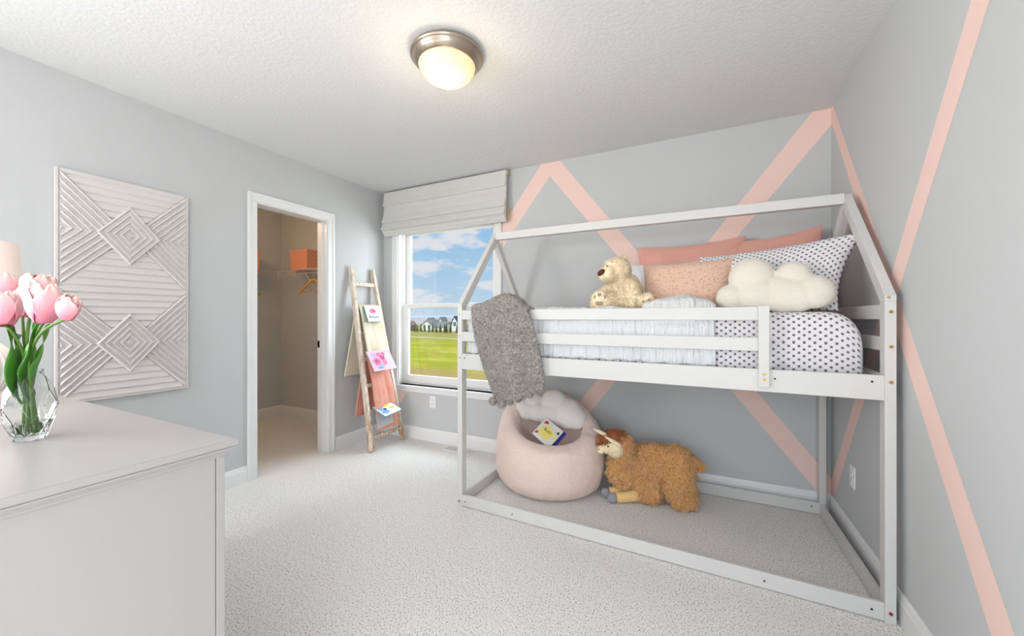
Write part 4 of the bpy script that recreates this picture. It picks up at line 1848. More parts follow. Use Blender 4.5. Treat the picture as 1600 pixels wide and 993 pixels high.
def frame(xdir, zdir):
    """rotation whose local x is xdir and local z is close to zdir; local -y faces the viewer"""
    x = Vector(xdir).normalized()
    z = Vector(zdir)
    z = (z - x * z.dot(x)).normalized()
    y = z.cross(x)
    return Matrix((x, y, z)).transposed()


def blob(t, c, R, th, x, z, rx, rz, mt_, off=0.0016, nm='cover_shape', n=14, seed=0):
    mm = MB()
    c = Vector(c)
    pts = []
    for i in range(n):
        a = 2 * PI * i / n
        k = 1 + 0.16 * math.sin(a * 5 + seed)
        pts.append(tuple(c + R @ Vector((x + rx * k * math.cos(a), -th / 2 - off, z + rz * k * math.sin(a)))))
    mm.poly(pts)
    return mm.build(nm, mt_, t, recalc=False)


# top book
R1 = frame((0.02, 1, 0.0), (-0.42, 0, 1))
c1 = Vector((LXf(1.27) + 0.074, 2.635, 1.212))
b1 = book('board_book', 'white board book with pink flower and teal edge at the top of the ladder', 'book', tuple(c1), R1, 0.165, 0.155, 0.012, P_wht, back=P_teal)
blob(b1, c1, R1, 0.012, 0.0, 0.028, 0.040, 0.026, P_pink, seed=1)
blob(b1, c1, R1, 0.012, 0.012, 0.030, 0.016, 0.012, P_pink2, off=0.0018, seed=2)
place_text('Beauty', 0.044, Matrix.Translation(c1 + R1 @ Vector((-0.002, -0.0078, -0.030))) @ (R1 @ Euler((PI / 2, 0, 0)).to_matrix()).to_4x4(), P_blk, b1)
# pink magazine
R2 = frame((0.0, 1, 0.01), (-0.60, 0, 1))
c2 = Vector((LXf(0.80) + 0.118, 2.612, 0.790))
b2 = book('magazine', 'pink and lilac floral magazine with white lettering on the ladder above the peach throw', 'magazine', tuple(c2), R2, 0.270, 0.200, 0.008, P_pale, back=P_pale)
for (x, z, rx, rz, mm_, sd_) in ((-0.06, -0.01, 0.045, 0.040, P_pink, 0), (-0.065, -0.008, 0.022, 0.020, P_pink2, 2), (-0.015, 0.055, 0.030, 0.024, P_pink, 3), (-0.07, 0.055, 0.030, 0.020, P_lav, 4),
                               (0.015, 0.022, 0.028, 0.024, P_pink2, 5), (0.02, -0.025, 0.026, 0.03, P_pink, 6), (-0.045, -0.070, 0.032, 0.016, P_sky, 7), (-0.01, -0.055, 0.02, 0.02, P_lav, 8), (0.04, 0.06, 0.02, 0.02, P_pink, 9)):
    blob(b2, c2, R2, 0.008, x, z, rx, rz, mm_, off=0.0014 + 0.0001 * sd_, seed=sd_)
place_text('BIG', 0.062, Matrix.Translation(c2 + R2 @ Vector((0.080, -0.0072, 0.025))) @ (R2 @ Euler((PI / 2, 0, 0)).to_matrix() @ Euler((0, 0, -PI / 2)).to_matrix()).to_4x4(), P_wht, b2)
# bottom books
R3 = frame((0.0, 1, 0.10), (-1.0, -0.1, 0.42))
c3 = Vector((LXf(0.338) + 0.085, 2.622, 0.350))
b3 = book('picture_book', 'bright blue, yellow and white picture book lying on a lower ladder rung', 'book', tuple(c3), R3, 0.200, 0.165, 0.010, P_wht, back=P_sky)
for (x, z, rx, rz, mm_, sd_) in ((0.01, 0.045, 0.055, 0.026, P_lime, 1), (-0.065, 0.03, 0.026, 0.03, P_sky, 2), (-0.05, -0.035, 0.04, 0.025, P_sky, 3), (-0.03, 0.0, 0.02, 0.014, P_blue, 4), (0.03, 0.045, 0.02, 0.014, P_yel, 5), (0.045, -0.01, 0.03, 0.016, P_lime, 6), (-0.07, -0.005, 0.016, 0.012, P_lav, 7)):
    blob(b3, c3, R3, 0.010, x, z, rx, rz, mm_, off=0.0014 + 0.0001 * sd_, seed=sd_)
R4 = frame((0.0, 1, 0.08), (-0.15, 0, 1))
c4 = Vector((LXf(0.28) + 0.068, 2.600, 0.262))
book('picture_book', 'pale grey-backed book hanging below the bright picture book on the ladder', 'book', tuple(c4), R4, 0.185, 0.12, 0.006, P_gry)


# ---------------------------------------------------------------- dresser
def dresser():
    Md = mat('dresser_taupe_white', lin(178, 175, 174), 0.35, spec=0.45)
    x1, y1, H = -0.953, 0.507, 0.90
    x0, y0 = -2.46, 0.010
    t = thing('dresser', 'white wooden dresser with moulded top in the left foreground', 'dresser', ((x0 + x1) / 2, (y0 + y1) / 2, 0))
    # top slab and cove moulding: stacked rounded profile
    prof = [(0.0, H), (-0.004, H + 0.0), (0.0, H - 0.004)]
    m = MB()
    steps = [(0.000, H, 0.012), ]
    m.box(x0, x1, y0, y1, H - 0.0135, H - 0.0012)
    m.box(x0 + 0.0065, x1 - 0.0065, y0, y1 - 0.0065, H - 0.003, H)
    m.build('top', Md, t, bevel=0.004, bseg=3)
    m = MB()
    layers = [(0.0035, H - 0.016, H - 0.0135), (0.0025, H - 0.020, H - 0.016), (0.006, H - 0.0235, H - 0.020), (0.009, H - 0.0265, H - 0.0235), (0.0125, H - 0.0295, H - 0.0265), (0.0150, H - 0.0355, H - 0.0295)]
    for (d, z0, z1) in layers:
        m.box(x0 + d, x1 - d, y0 + 0.0, y1 - d, z0, z1)
    m.build('cove_moulding', Md, t, bevel=0.001)
    bx0, bx1, by0, by1 = x0 + 0.019, x1 - 0.019, y0, y1 - 0.019
    zt = H - 0.0355
    m = MB()
    m.box(bx0 + 0.006, bx1 - 0.006, by0 + 0.002, by1 - 0.01, 0.09, zt)
    m.build('carcase', Md, t)
    # visible end: a flat panel set between narrow stiles with a fine groove
    m = MB()
    m.box(bx1 - 0.010, bx1, by1 - 0.0165, by1, 0.0, zt)
    m.box(bx1 - 0.010, bx1, by0, by0 + 0.0165, 0.0, zt)
    m.build('end_stile', Md, t, bevel=0.0008)
    m = MB()
    m.box(bx1 - 0.010, bx1 - 0.001, by0 + 0.0182, by1 - 0.0182, 0.06, zt)
    m.build('end_panel', Md, t, bevel=0.0008)
    for (ax, ay) in ((bx1 - 0.05, by1 - 0.05), (bx1 - 0.05, by0), (bx0, by1 - 0.05), (bx0, by0)):
        m = MB(); m.box(ax, ax + 0.039, ay + 0.001, ay + 0.049, 0, 0.095)
        m.build('foot', Md, t, bevel=0.003)
    # drawers on the front (facing the window)
    nx, nz = 3, 3
    for i in range(nx):
        for j in range(nz):
            w = (bx1 - bx0 - 0.06) / nx
            h = (zt - 0.13) / nz
            a = bx0 + 0.03 + i * w
            b = 0.115 + j * h
            m = MB(); m.box(a + 0.006, a + w - 0.006, by1 - 0.011, by1 + 0.004, b + 0.006, b + h - 0.006)
            dr = m.build('drawer', Md, t, bevel=0.004)
            m = MB(); m.ball((a + w / 2, by1 + 0.018, b + h / 2), 0.014, None, 14, 10)
            m.build('knob', M_nickel, dr, origin=t['_o'], smooth=True)


dresser()


# ---------------------------------------------------------------- vase of tulips
def vase():
    DZt = 0.90
    vx, vy = -1.370, 0.290
    t = thing('glass_vase', 'faceted clear glass vase of water standing on the dresser', 'vase', (vx, vy, DZt))
    Mg = NT('clear_glass')
    Mg.b.inputs['Base Color'].default_value = (0.97, 1.0, 0.99, 1)
    Mg.b.inputs['Roughness'].default_value = 0.0
    Mg.b.inputs['IOR'].default_value = 1.45
    Mg.b.inputs['Transmission Weight'].default_value = 1.0
    Mg = Mg.m
    Mwt = NT('water')
    Mwt.b.inputs['Base Color'].default_value = (0.96, 1.0, 0.98, 1)
    Mwt.b.inputs['Roughness'].default_value = 0.0
    Mwt.b.inputs['IOR'].default_value = 1.33
    Mwt.b.inputs['Transmission Weight'].default_value = 1.0
    Mwt = Mwt.m
    out = [(0.024, 0.0), (0.026, 0.003), (0.038, 0.042), (0.0445, 0.078), (0.037, 0.112), (0.025, 0.140), (0.020, 0.150), (0.0225, 0.158)]
    inn = [(r - 0.003, z) for r, z in out[::-1]]
    inn[-1] = (0.019, 0.011)
    inn[-2] = (0.021, 0.013)
    m = MB()
    n = 8
    vs, fs = [], []
    allp = [(0.0001, 0.0)] + out + inn + [(0.0001, 0.010)]
    for i, (r, z) in enumerate(allp):
        for kk in range(n):
            # facets: alternate rings are turned by half a step
            idx = i if i <= len(out) else (len(out) * 2 + 1 - i)
            tw = 0.5 * (idx % 2)
            a = 2 * PI * (kk + tw) / n + 0.3
            vs.append((vx + r * math.cos(a), vy + r * math.sin(a), DZt + 0.0005 + z))
    for i in range(len(allp) - 1):
        i0 = i if i <= len(out) else (len(out) * 2 + 1 - i)
        i1 = i + 1 if i + 1 <= len(out) else (len(out) * 2 + 1 - i - 1)
        for kk in range(n):
            k2 = (kk + 1) % n
            a, b, c, d = i * n + kk, i * n + k2, (i + 1) * n + k2, (i + 1) * n + kk
            if i0 % 2 == 0:
                fs += [(a, b, d), (b, c, d)]
            else:
                fs += [(a, b, c), (a, c, d)]
    m.add(vs, fs)
    m.build('glass_body', Mg, t, merge=0.0003)
    m = MB()
    m.lathe((vx, vy, DZt), [(0.0001, 0.0135), (0.0205, 0.0135), (0.0265, 0.030), (0.0295, 0.040), (0.0001, 0.040)], 24)
    m.build('water', Mwt, t, merge=0.0002)
    return vx, vy, DZt


VX, VY, VZ = vase()


def petal_mat():
    t = NT('tulip_petal')
    t.b.inputs['Roughness'].default_value = 0.5
    t.b.inputs['Subsurface Weight'].default_value = 0.15
    t.b.inputs['Subsurface Radius'].default_value = (0.01, 0.006, 0.006)
    uv = t.coord('UV')
    sp = t.n('ShaderNodeSeparateXYZ')
    t.l(uv, sp.inputs[0])
    nz = t.noise(t.coord('UV', (14, 1.2, 1)), 3, 4)
    f = t.math('ADD', sp.outputs[1], t.math('MULTIPLY', t.math('SUBTRACT', nz, 0.5), 0.35))
    c = t.ramp(f, [(0.0, lin(224, 128, 150)), (0.25, lin(238, 148, 166)), (0.65, lin(249, 190, 196)), (1.0, lin(252, 218, 210))])
    t.l(c, t.b.inputs['Base Color'])
    return t.m


M_petal = petal_mat()
M_stem = mat('tulip_stem', lin(84, 122, 46), 0.5)
M_leaf = NT('tulip_leaf')
M_leaf.b.inputs['Roughness'].default_value = 0.4
_n = M_leaf.noise(M_leaf.coord('UV', (30, 0.6, 1)), 2.0, 3)
M_leaf.l(M_leaf.ramp(_n, [(0.3, lin(44, 112, 36)), (0.7, lin(108, 168, 70))]), M_leaf.b.inputs['Base Color'])
M_leaf = M_leaf.m


def tulip(label, head, size, lean, openn, base, seed, mids=None, leaves=()):
    t = thing('tulip', label, 'flower', base, 'pink tulips in the vase')
    head = Vector(head)
    base = Vector(base)
    neck = Vector((VX + (head.x - VX) * 0.10 + rnd.uniform(-0.006, 0.006), VY + (head.y - VY) * 0.10 + rnd.uniform(-0.006, 0.006), VZ + 0.150))
    d = Vector(lean).normalized()
    hb = head - d * size[1] * 0.48
    P = [base, neck, hb]
    pts = []
    c1_ = base + (neck - base) * 0.6
    n = 18
    # two quadratic pieces
    for i in range(8):
        f = i / 8
        pts.append(base.lerp(neck, f))
    ctrl = neck + (neck - base).normalized() * (hb - neck).length * 0.45
    for i in range(13):
        f = i / 12
        pts.append((1 - f) ** 2 * neck + 2 * f * (1 - f) * ctrl + f * f * hb)
    m = MB()
    m.tube(pts, 0.0030, 8)
    m.build('stem', M_stem, t, smooth=True)
    q = d.to_track_quat('Z', 'Y').to_matrix()
    w, h = size
    R = random.Random(seed)
    for layer in (0, 1):
        for i in range(3):
            a0 = 2 * PI * i / 3 + layer * PI / 3 + seed
            rr = (w / 2) * (1.0 if layer == 0 else 0.86)
            hh = h * (1.0 if layer == 0 else 1.04) * R.uniform(0.94, 1.05)

            def fn(u, v):
                a = (u - 0.5) * 2.25 * math.sin(PI * min(0.93, max(0.09, v * 0.88 + 0.10))) ** 0.62
                prof = math.sin(PI * (0.07 + 0.79 * v)) ** 0.62
                r = rr * prof * (1 + openn * max(0, v - 0.5) * 2.6)
                tip = -0.05 * hh * (abs(u - 0.5) * 2) ** 2 * (v ** 4) * 2
                ruf = 0.0016 * math.sin(u * 14 + seed * 3 + i) * v ** 3
                r2 = r + ruf + 0.002 * (abs(u - 0.5) * 2) ** 2
                p = Vector((r2 * math.cos(a0 + a), r2 * math.sin(a0 + a), -0.48 * hh + hh * v + tip))
                return tuple(head + q @ p)
            m = MB()
            m.grid(fn, 14, 16, uvf=lambda u, v: (u, v))
            o = m.build('petal', M_petal, t, smooth=True, recalc=False)
            md = o.modifiers.new('solid', 'SOLIDIFY'); md.thickness = 0.0008
    for (pth, wd) in leaves:
        pp = [Vector(x) for x in pth]

        def cubic(f):
            n_ = len(pp) - 1
            x = f * n_
            i = min(int(x), n_ - 1)
            g = x - i
            p0, p1, p2, p3 = pp[max(0, i - 1)], pp[i], pp[i + 1], pp[min(n_, i + 2)]
            return 0.5 * ((2 * p1) + (-p0 + p2) * g + (2 * p0 - 5 * p1 + 4 * p2 - p3) * g * g + (-p0 + 3 * p1 - 3 * p2 + p3) * g ** 3)

        def lf(u, v):
            c = cubic(v)
            tn = (cubic(min(1, v + 0.02)) - cubic(max(0, v - 0.02))).normalized()
            side = tn.cross(Vector((-0.35, -0.94, 0.1))).normalized() * -1
            nn_ = tn.cross(side)
            ww = wd * (math.sin(PI * (0.10 + 0.90 * v)) ** 0.8) * (1 if v < 0.98 else 0.5)
            uu = (u - 0.5) * 2
            return tuple(c + side * ww * uu + nn_ * (abs(uu) ** 1.6) * ww * 0.38 + nn_ * 0.003 * math.sin(v * 11 + uu * 2))
        m = MB()
        m.grid(lf, 10, 34, uvf=lambda u, v: (u, v))
        o = m.build('leaf', M_leaf, t, smooth=True, recalc=False)
        md = o.modifiers.new('solid', 'SOLIDIFY'); md.thickness = 0.0009
    return t


zb = VZ + 0.016
tulip('largest pink tulip, front and centre of the vase, petals opening', (-1.268, 0.288, 1.206), (0.056, 0.084), (0.12, -0.02, 1), 0.10, (VX + 0.006, VY - 0.004, zb), 1,
      leaves=(([(VX + 0.006, VY - 0.010, VZ + 0.085), (VX + 0.004, VY - 0.02, VZ + 0.15), (VX - 0.040, VY - 0.012, VZ + 0.205), (VX - 0.110, VY - 0.006, VZ + 0.268)], 0.026),
              ([(VX + 0.010, VY - 0.004, VZ + 0.09), (VX + 0.014, VY - 0.006, VZ + 0.16), (VX + 0.045, VY - 0.004, VZ + 0.215), (VX + 0.072, VY + 0.002, VZ + 0.272)], 0.020)))
tulip('small pink tulip bud leaning out to the right of the vase', (-1.156, 0.296, 1.196), (0.034, 0.052), (0.45, 0.0, 1), 0.0, (VX + 0.014, VY + 0.004, zb), 2,
      leaves=(([(VX + 0.016, VY + 0.004, VZ + 0.10), (VX + 0.028, VY + 0.004, VZ + 0.165), (VX + 0.058, VY + 0.01, VZ + 0.215), (VX + 0.070, VY + 0.012, VZ + 0.262)], 0.012),))
tulip('broad pink tulip at the left edge of the picture, rounded cup', (-1.462, 0.272, 1.196), (0.054, 0.084), (-0.25, -0.02, 1), 0.04, (VX - 0.012, VY - 0.006, zb), 3,
      leaves=(([(VX - 0.010, VY - 0.006, VZ + 0.10), (VX - 0.03, VY - 0.006, VZ + 0.17), (VX - 0.075, VY, VZ + 0.22), (VX - 0.115, VY + 0.01, VZ + 0.235)], 0.016),))
tulip('pink tulip behind the two front blooms, deeper pink and half hidden', (-1.560, 0.322, 1.215), (0.044, 0.078), (-0.05, 0.1, 1), 0.02, (VX - 0.004, VY + 0.010, zb), 4)
tulip('tall pink tulip behind the largest bloom with ruffled open petals', (-1.500, 0.330, 1.245), (0.056, 0.078), (0.15, 0.12, 1), 0.28, (VX + 0.004, VY + 0.012, zb), 5,
      leaves=(([(VX, VY + 0.008, VZ + 0.10), (VX - 0.004, VY + 0.010, VZ + 0.17), (VX - 0.018, VY + 0.012, VZ + 0.23), (VX - 0.012, VY + 0.015, VZ + 0.275)], 0.012),))
tulip('pale pink tulip standing highest at the far left behind the rounded cup', (-1.630, 0.302, 1.250), (0.050, 0.080), (-0.25, 0.06, 1), 0.12, (VX - 0.012, VY + 0.006, zb), 6)


# ---------------------------------------------------------------- table lamp
def lamp():
    lx, ly = -2.016, 0.300
    t = thing('table_lamp', 'table lamp with ribbed white ball base and pale pink drum shade on the dresser', 'lamp', (lx, ly, 0.90))
    Mw = mat('white_ceramic', lin(242, 238, 236), 0.3)
    m = MB()
    m.lathe((lx, ly, 0.90), [(0.0001, 0.0), (0.055, 0.0), (0.058, 0.006), (0.055, 0.014), (0.03, 0.018), (0.0001, 0.018)], 40)
    m.build('foot', Mw, t, smooth=False, merge=0.0002)
    m = MB()
    n = 144

    def fn(u, v):
        th = 2 * PI * u
        ph = -PI / 2 + PI * (0.03 + 0.94 * v)
        r = 0.098 * math.cos(ph) * (1 + 0.035 * (0.5 + 0.5 * math.cos(th * 36)) * math.cos(ph))
        return (lx + r * math.cos(th), ly + r * math.sin(th), 0.90 + 0.016 + 0.102 + 0.102 * math.sin(ph))
    m.grid(fn, n * 2, 30, wrapu=True)
    m.build('ribbed_base', Mw, t, smooth=True)
    m = MB()
    m.tube([(lx, ly, 1.115), (lx, ly, 1.20)], 0.008, 12)
    m.build('stem', M_nickel, t, smooth=True)
    Ms = NT('blush_lampshade')
    Ms.b.inputs['Base Color'].default_value = lin(250, 232, 226)
    Ms.b.inputs['Roughness'].default_value = 0.8
    Ms.b.inputs['Transmission Weight'].default_value = 0.0
    Ms.b.inputs['Emission Color'].default_value = (1.0, 0.80, 0.70, 1)
    Ms.b.inputs['Emission Strength'].default_value = 0.10
    Ms = Ms.m
    m = MB()
    r0, r1, z0, z1 = 0.116, 0.104, 1.180, 1.412
    m.lathe((lx, ly, 0), [(r0, z0), (r1, z1), (r1 - 0.003, z1), (r0 - 0.003, z0), (r0, z0)], 64)
    m.build('lamp_shade', Ms, t, smooth=False, merge=0.0001)
    pl = bpy.data.lights.new('table_bulb', 'POINT')
    pl.energy = 0.9
    pl.color = (1.0, 0.74, 0.58)
    pl.shadow_soft_size = 0.03
    po = bpy.data.objects.new('table_bulb', pl)
    po.location = (lx, ly, 1.30)
    COL.objects.link(po)


lamp()


# ---------------------------------------------------------------- closet contents
def closet():
    Mw = mat('wire_white', lin(236, 228, 220), 0.35)
    zs = 1.700

    def shelf(label, a, b, back, depth):
        """a->b: front edge end points (x, y); back: direction to the wall"""
        t = thing('wire_shelf', label, 'shelf', ((a[0] + b[0]) / 2, (a[1] + b[1]) / 2, zs))
        a3, b3, n3 = Vector((a[0], a[1], zs)), Vector((b[0], b[1], zs)), Vector((back[0], back[1], 0))
        m = MB()
        r = 0.0035
        m.tube([a3, b3], r, 6)
        m.tube([a3 + Vector((0, 0, -0.045)), b3 + Vector((0, 0, -0.045))], r, 6)
        m.tube([a3 + n3 * depth, b3 + n3 * depth], r, 6)
        m.tube([a3 + n3 * depth * 0.5, b3 + n3 * depth * 0.5], r, 6)
        m.build('frame_wire', Mw, t, smooth=True)
        L = (b3 - a3).length
        d = (b3 - a3).normalized()
        n = int(L / 0.0254)
        m = MB()
        for i in range(n + 1):
            p = a3 + d * (L * i / n)
            m.tube([p + Vector((0, 0, -0.012)), p + Vector((0, 0, 0.003)), p + n3 * depth + Vector((0, 0, 0.003))], 0.0015, 4)
        o = m.build('deck_wires', Mw, t)
        o['kind'] = 'stuff'
        for i in range(0, n + 1, 12):
            p = a3 + d * (L * i / n)
            m = MB()
            m.tube([p, p + Vector((0, 0, -0.045))], 0.003, 6)
            m.tube([p + Vector((0, 0, -0.045)), p + Vector((0, 0, -0.068)) - n3 * 0.004, p + Vector((0, 0, -0.078)) + n3 * 0.008, p + Vector((0, 0, -0.072)) + n3 * 0.024, p + Vector((0, 0, -0.058)) + n3 * 0.03], 0.003, 6)
            m.build('hook', Mw, t, smooth=True)
        for i in (n // 3, 2 * n // 3 + 4):
            p = a3 + d * (L * i / n)
            m = MB()
            m.tube([p + n3 * 0.03 + Vector((0, 0, -0.01)), p + n3 * (depth - 0.004) + Vector((0, 0, -0.28))], 0.004, 6)
            m.build('brace', Mw, t, smooth=True)
    shelf('white wire closet shelf on the wall facing the doorway', (-4.32, 0.62), (-4.32, 2.69), (-1, 0), 0.30)
    shelf('white wire closet shelf on the right-hand closet wall', (-4.31, 2.70), (-3.09, 2.70), (0, 1), 0.228)
    Mb = box_weave()
    for (label, x0, x1, y0, y1, z1) in (('orange woven storage box on the right closet shelf', -4.125, -3.846, 2.725, 2.915, 1.925),
                                    ('orange woven storage box on the closet shelf facing the doorway', -4.61, -4.35, 2.20, 2.525, 1.925)):
        t = thing('storage_box', label, 'box', ((x0 + x1) / 2, (y0 + y1) / 2, zs + 0.005))
        m = MB(); m.box(x0, x1, y0, y1, zs + 0.005, z1 - 0.035)
        m.build('box_body', Mb, t, bevel=0.003)
        m = MB(); m.box(x0 - 0.003, x1 + 0.003, y0 - 0.003, y1 + 0.003, z1 - 0.035, z1)
        m.build('lid', Mb, t, bevel=0.003)
    Mh = mat('honey_wood', lin(226, 172, 74), 0.45)

    def hanger(label, c, ang):
        t = thing('coat_hanger', label, 'hanger', c)
        c = Vector(c)
        R = Matrix.Rotation(ang, 3, 'Z')
        m = MB()
        pts, rs = [], []
        for i in range(25):
            f = i / 24 * 2 - 1
            pts.append(c + R @ Vector((0.222 * f, 0.012 * (1 - f * f), -0.155 * abs(f) ** 1.25 + 0.0)))
            rs.append(0.0075 + 0.009 * (1 - abs(f)) + (0.003 if abs(f) > 0.85 else 0))
        m.tube(pts, rs, 10)
        m.build('shoulder', Mh, t, smooth=True)
        m = MB()
        m.tube([c + R @ Vector((-0.19, 0, -0.125)), c + R @ Vector((0.19, 0, -0.125))], 0.005, 8)
        m.build('trouser_bar', Mh, t, smooth=True)
        m = MB()
        hp = [c + Vector((0, 0, 0.01)), c + Vector((0, 0, 0.035))]
        for i in range(11):
            a = -PI / 2 + PI * 1.25 * i / 10
            hp.append(c + R @ Vector((0, 0.018 * math.cos(a), 0.053 + 0.018 * math.sin(a))))
        m.tube(hp, 0.0018, 6)
        m.build('hook', M_nickel, t, smooth=True)
    hanger('yellow wooden coat hanger below the right closet shelf', (-3.71, 2.695, 1.583), math.radians(3))
    hanger('yellow wooden coat hanger below the shelf facing the closet doorway', (-4.33, 2.295, 1.583), math.radians(88))
    # unseen ceiling lamp, added to give the closet its warm light
    t = thing('added_closet_light', 'small round closet ceiling lamp, unseen and added for warm light', 'ceiling light', (-3.75, 1.75, ZC))
    m = MB(); m.lathe((-3.75, 1.75, ZC), [(0.0001, 0), (0.11, 0), (0.115, -0.02), (0.10, -0.025), (0.0001, -0.025)], 32)
    m.build('metal_pan', M_nickel, t, merge=0.0002)
    m = MB(); m.lathe((-3.75, 1.75, ZC - 0.025), [(0.095, 0), (0.09, -0.03), (0.06, -0.055), (0.0001, -0.065)], 32)
    m.build('glass_bowl', bpy.data.materials['frosted_glass_glow'], t, smooth=True)
    pl = bpy.data.lights.new('added_closet_bulb', 'POINT')
    pl.energy = 6.5
    pl.color = (1.0, 0.66, 0.36)
    pl.shadow_soft_size = 0.1
    po = bpy.data.objects.new('added_closet_bulb', pl)
    po.location = (-3.75, 1.75, ZC - 0.22)
    COL.objects.link(po)


closet()


# ---------------------------------------------------------------- outdoors
def outdoors():
    G0 = -3.0
    Mg = NT('field_grass')
    Mg.b.inputs['Roughness'].default_value = 1.0
    Mg.b.inputs['Specular IOR Level'].default_value = 0.0
    c = Mg.coord('Object', (0.35, 0.8, 1))
    n = Mg.noise(c, 0.35, 6, 0.7)
    col = Mg.ramp(n, [(0.34, lin(212, 180, 84)), (0.44, lin(192, 184, 60)), (0.56, lin(214, 202, 72)), (0.68, lin(236, 200, 116))])
    sp = Mg.n('ShaderNodeSeparateXYZ')
    Mg.l(Mg.coord('Object'), sp.inputs[0])
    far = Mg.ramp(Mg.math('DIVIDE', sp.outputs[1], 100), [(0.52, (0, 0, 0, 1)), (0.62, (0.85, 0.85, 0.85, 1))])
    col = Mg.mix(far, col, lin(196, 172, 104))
    near = Mg.ramp(Mg.math('DIVIDE', sp.outputs[1], 100), [(0.245, (1, 1, 1, 1)), (0.27, (0, 0, 0, 1))])
    col = Mg.mix(Mg.math('MULTIPLY', near, 0.8), col, lin(208, 166, 108))
    lane = Mg.n('ShaderNodeMath', operation='COMPARE')
    Mg.l(Mg.math('ADD', sp.outputs[1], Mg.math('MULTIPLY', sp.outputs[0], 0.17)), lane.inputs[0])
    lane.inputs[1].default_value = 56.5
    lane.inputs[2].default_value = 1.3
    col = Mg.mix(lane.outputs[0], col, lin(232, 222, 150))
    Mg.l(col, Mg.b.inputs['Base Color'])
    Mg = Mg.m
    m = MB()

    def gfn(u, v):
        x = -260 + 420 * u
        y = 3.6 + 190 * v
        z = G0 + 0.3 * noise.noise(Vector((x * 0.02, y * 0.03, 2)))
        return (x, y, z - 0.0)
    m.grid(gfn, 60, 60)
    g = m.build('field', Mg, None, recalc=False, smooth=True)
    struct(g)
    # distant hills
    for (nm, y, h, colr, sd_) in (('hills', 430, 6.0, lin(206, 204, 210), 3), ('hills', 300, 1.2, lin(196, 184, 176), 8)):
        m = MB()

        def hf(u, v, y=y, h=h, sd_=sd_):
            x = -900 + 1300 * u
            top = h + h * 0.35 * noise.noise(Vector((x * 0.006, sd_, 0))) + 0.5 * noise.noise(Vector((x * 0.08, sd_, 4)))
            if v < 0.5:
                return (x, y + 60 * v, -12 + (top + 12) * math.sin(v * PI))
            return (x, y + 60 * v, -12 + (top + 12) * math.sin(v * PI))
        m.grid(hf, 200, 8)
        struct(m.build(nm, mat('hazy_hill', colr, 1.0, spec=0), None, recalc=False, smooth=True))
    Mw = mat('house_siding', lin(250, 246, 236), 0.8)
    Mw2 = mat('house_siding_blue', lin(236, 238, 242), 0.8)
    Mr = mat('roof_grey', lin(150, 146, 138), 0.8)
    Mr2 = mat('roof_dark', lin(70, 84, 96), 0.8)
    Mk = mat('house_pane', lin(110, 118, 130), 0.2)

    def gable(m, x0, x1, y0, y1, z0, ze, zp, along='y', over=0.3):
        """walls with a gabled top; returns roof MB"""
        r = MB()
        if along == 'y':        # ridge runs along y: gable faces the viewer
            xm = (x0 + x1) / 2
            vs = [(x0, y0, z0), (x1, y0, z0), (x1, y0, ze), (xm, y0, zp), (x0, y0, ze), (x0, y1, z0), (x1, y1, z0), (x1, y1, ze), (xm, y1, zp), (x0, y1, ze)]
            m.add(vs, [(0, 1, 2, 3, 4), (5, 9, 8, 7, 6), (0, 4, 9, 5), (1, 6, 7, 2), (4, 3, 8, 9), (2, 7, 8, 3)])
            for sx in (-1, 1):
                xe = x0 if sx < 0 else x1
                dx = over * sx
                sl = (zp - ze) / abs(xm - xe)
                a = [(xe + dx, y0 - over, ze - sl * over), (xm, y0 - over, zp), (xm, y1 + over, zp), (xe + dx, y1 + over, ze - sl * over)]
                r.add([(p[0], p[1], p[2] + 0.02) for p in a] + [(p[0], p[1], p[2] + 0.25) for p in a], [(0, 1, 2, 3), (7, 6, 5, 4), (0, 4, 5, 1), (1, 5, 6, 2), (2, 6, 7, 3), (3, 7, 4, 0)])
        else:
            ym = (y0 + y1) / 2
            vs = [(x0, y0, z0), (x1, y0, z0), (x1, y0, ze), (x0, y0, ze), (x0, y1, z0), (x1, y1, z0), (x1, y1, ze), (x0, y1, ze), (x0, ym, zp), (x1, ym, zp)]
            m.add(vs, [(0, 1, 2, 3), (4, 7, 6, 5), (0, 3, 8, 7, 4), (1, 5, 6, 9, 2), (3, 2, 9, 8), (7, 8, 9, 6)])
            for (ye, s) in ((y0 - over, -1), (y1 + over, 1)):
                sl = (zp - ze) / (ym - y0)
                a = [(x0 - over, ye, ze - sl * over), (x1 + over, ye, ze - sl * over), (x1 + over, ym, zp), (x0 - over, ym, zp)]
                r.add([(p[0], p[1], p[2] + 0.02) for p in a] + [(p[0], p[1], p[2] + 0.25) for p in a], [(0, 1, 2, 3), (7, 6, 5, 4), (0, 4, 5, 1), (1, 5, 6, 2), (2, 6, 7, 3), (3, 7, 4, 0)])
        return r

    def house(label, x, y, mw, mr, blocks, wins):
        t = thing('house', label, 'house', (x, y, G0))
        m = MB()
        rr = MB()
        for (x0, x1, y0, y1, ze, zp, al) in blocks:
            r = gable(m, x + x0, x + x1, y + y0, y + y1, G0, G0 + ze, G0 + zp, al)
            rr.add(r.v, r.f)
        m.build('wall', mw, t)
        rr.build('roof', mr, t)
        for (wx, wy, wz) in wins:
            w = MB(); w.box(x + wx - 0.5, x + wx + 0.5, y + wy - 0.06, y + wy + 0.02, G0 + wz, G0 + wz + 1.3)
            w.build('window', Mk, t)
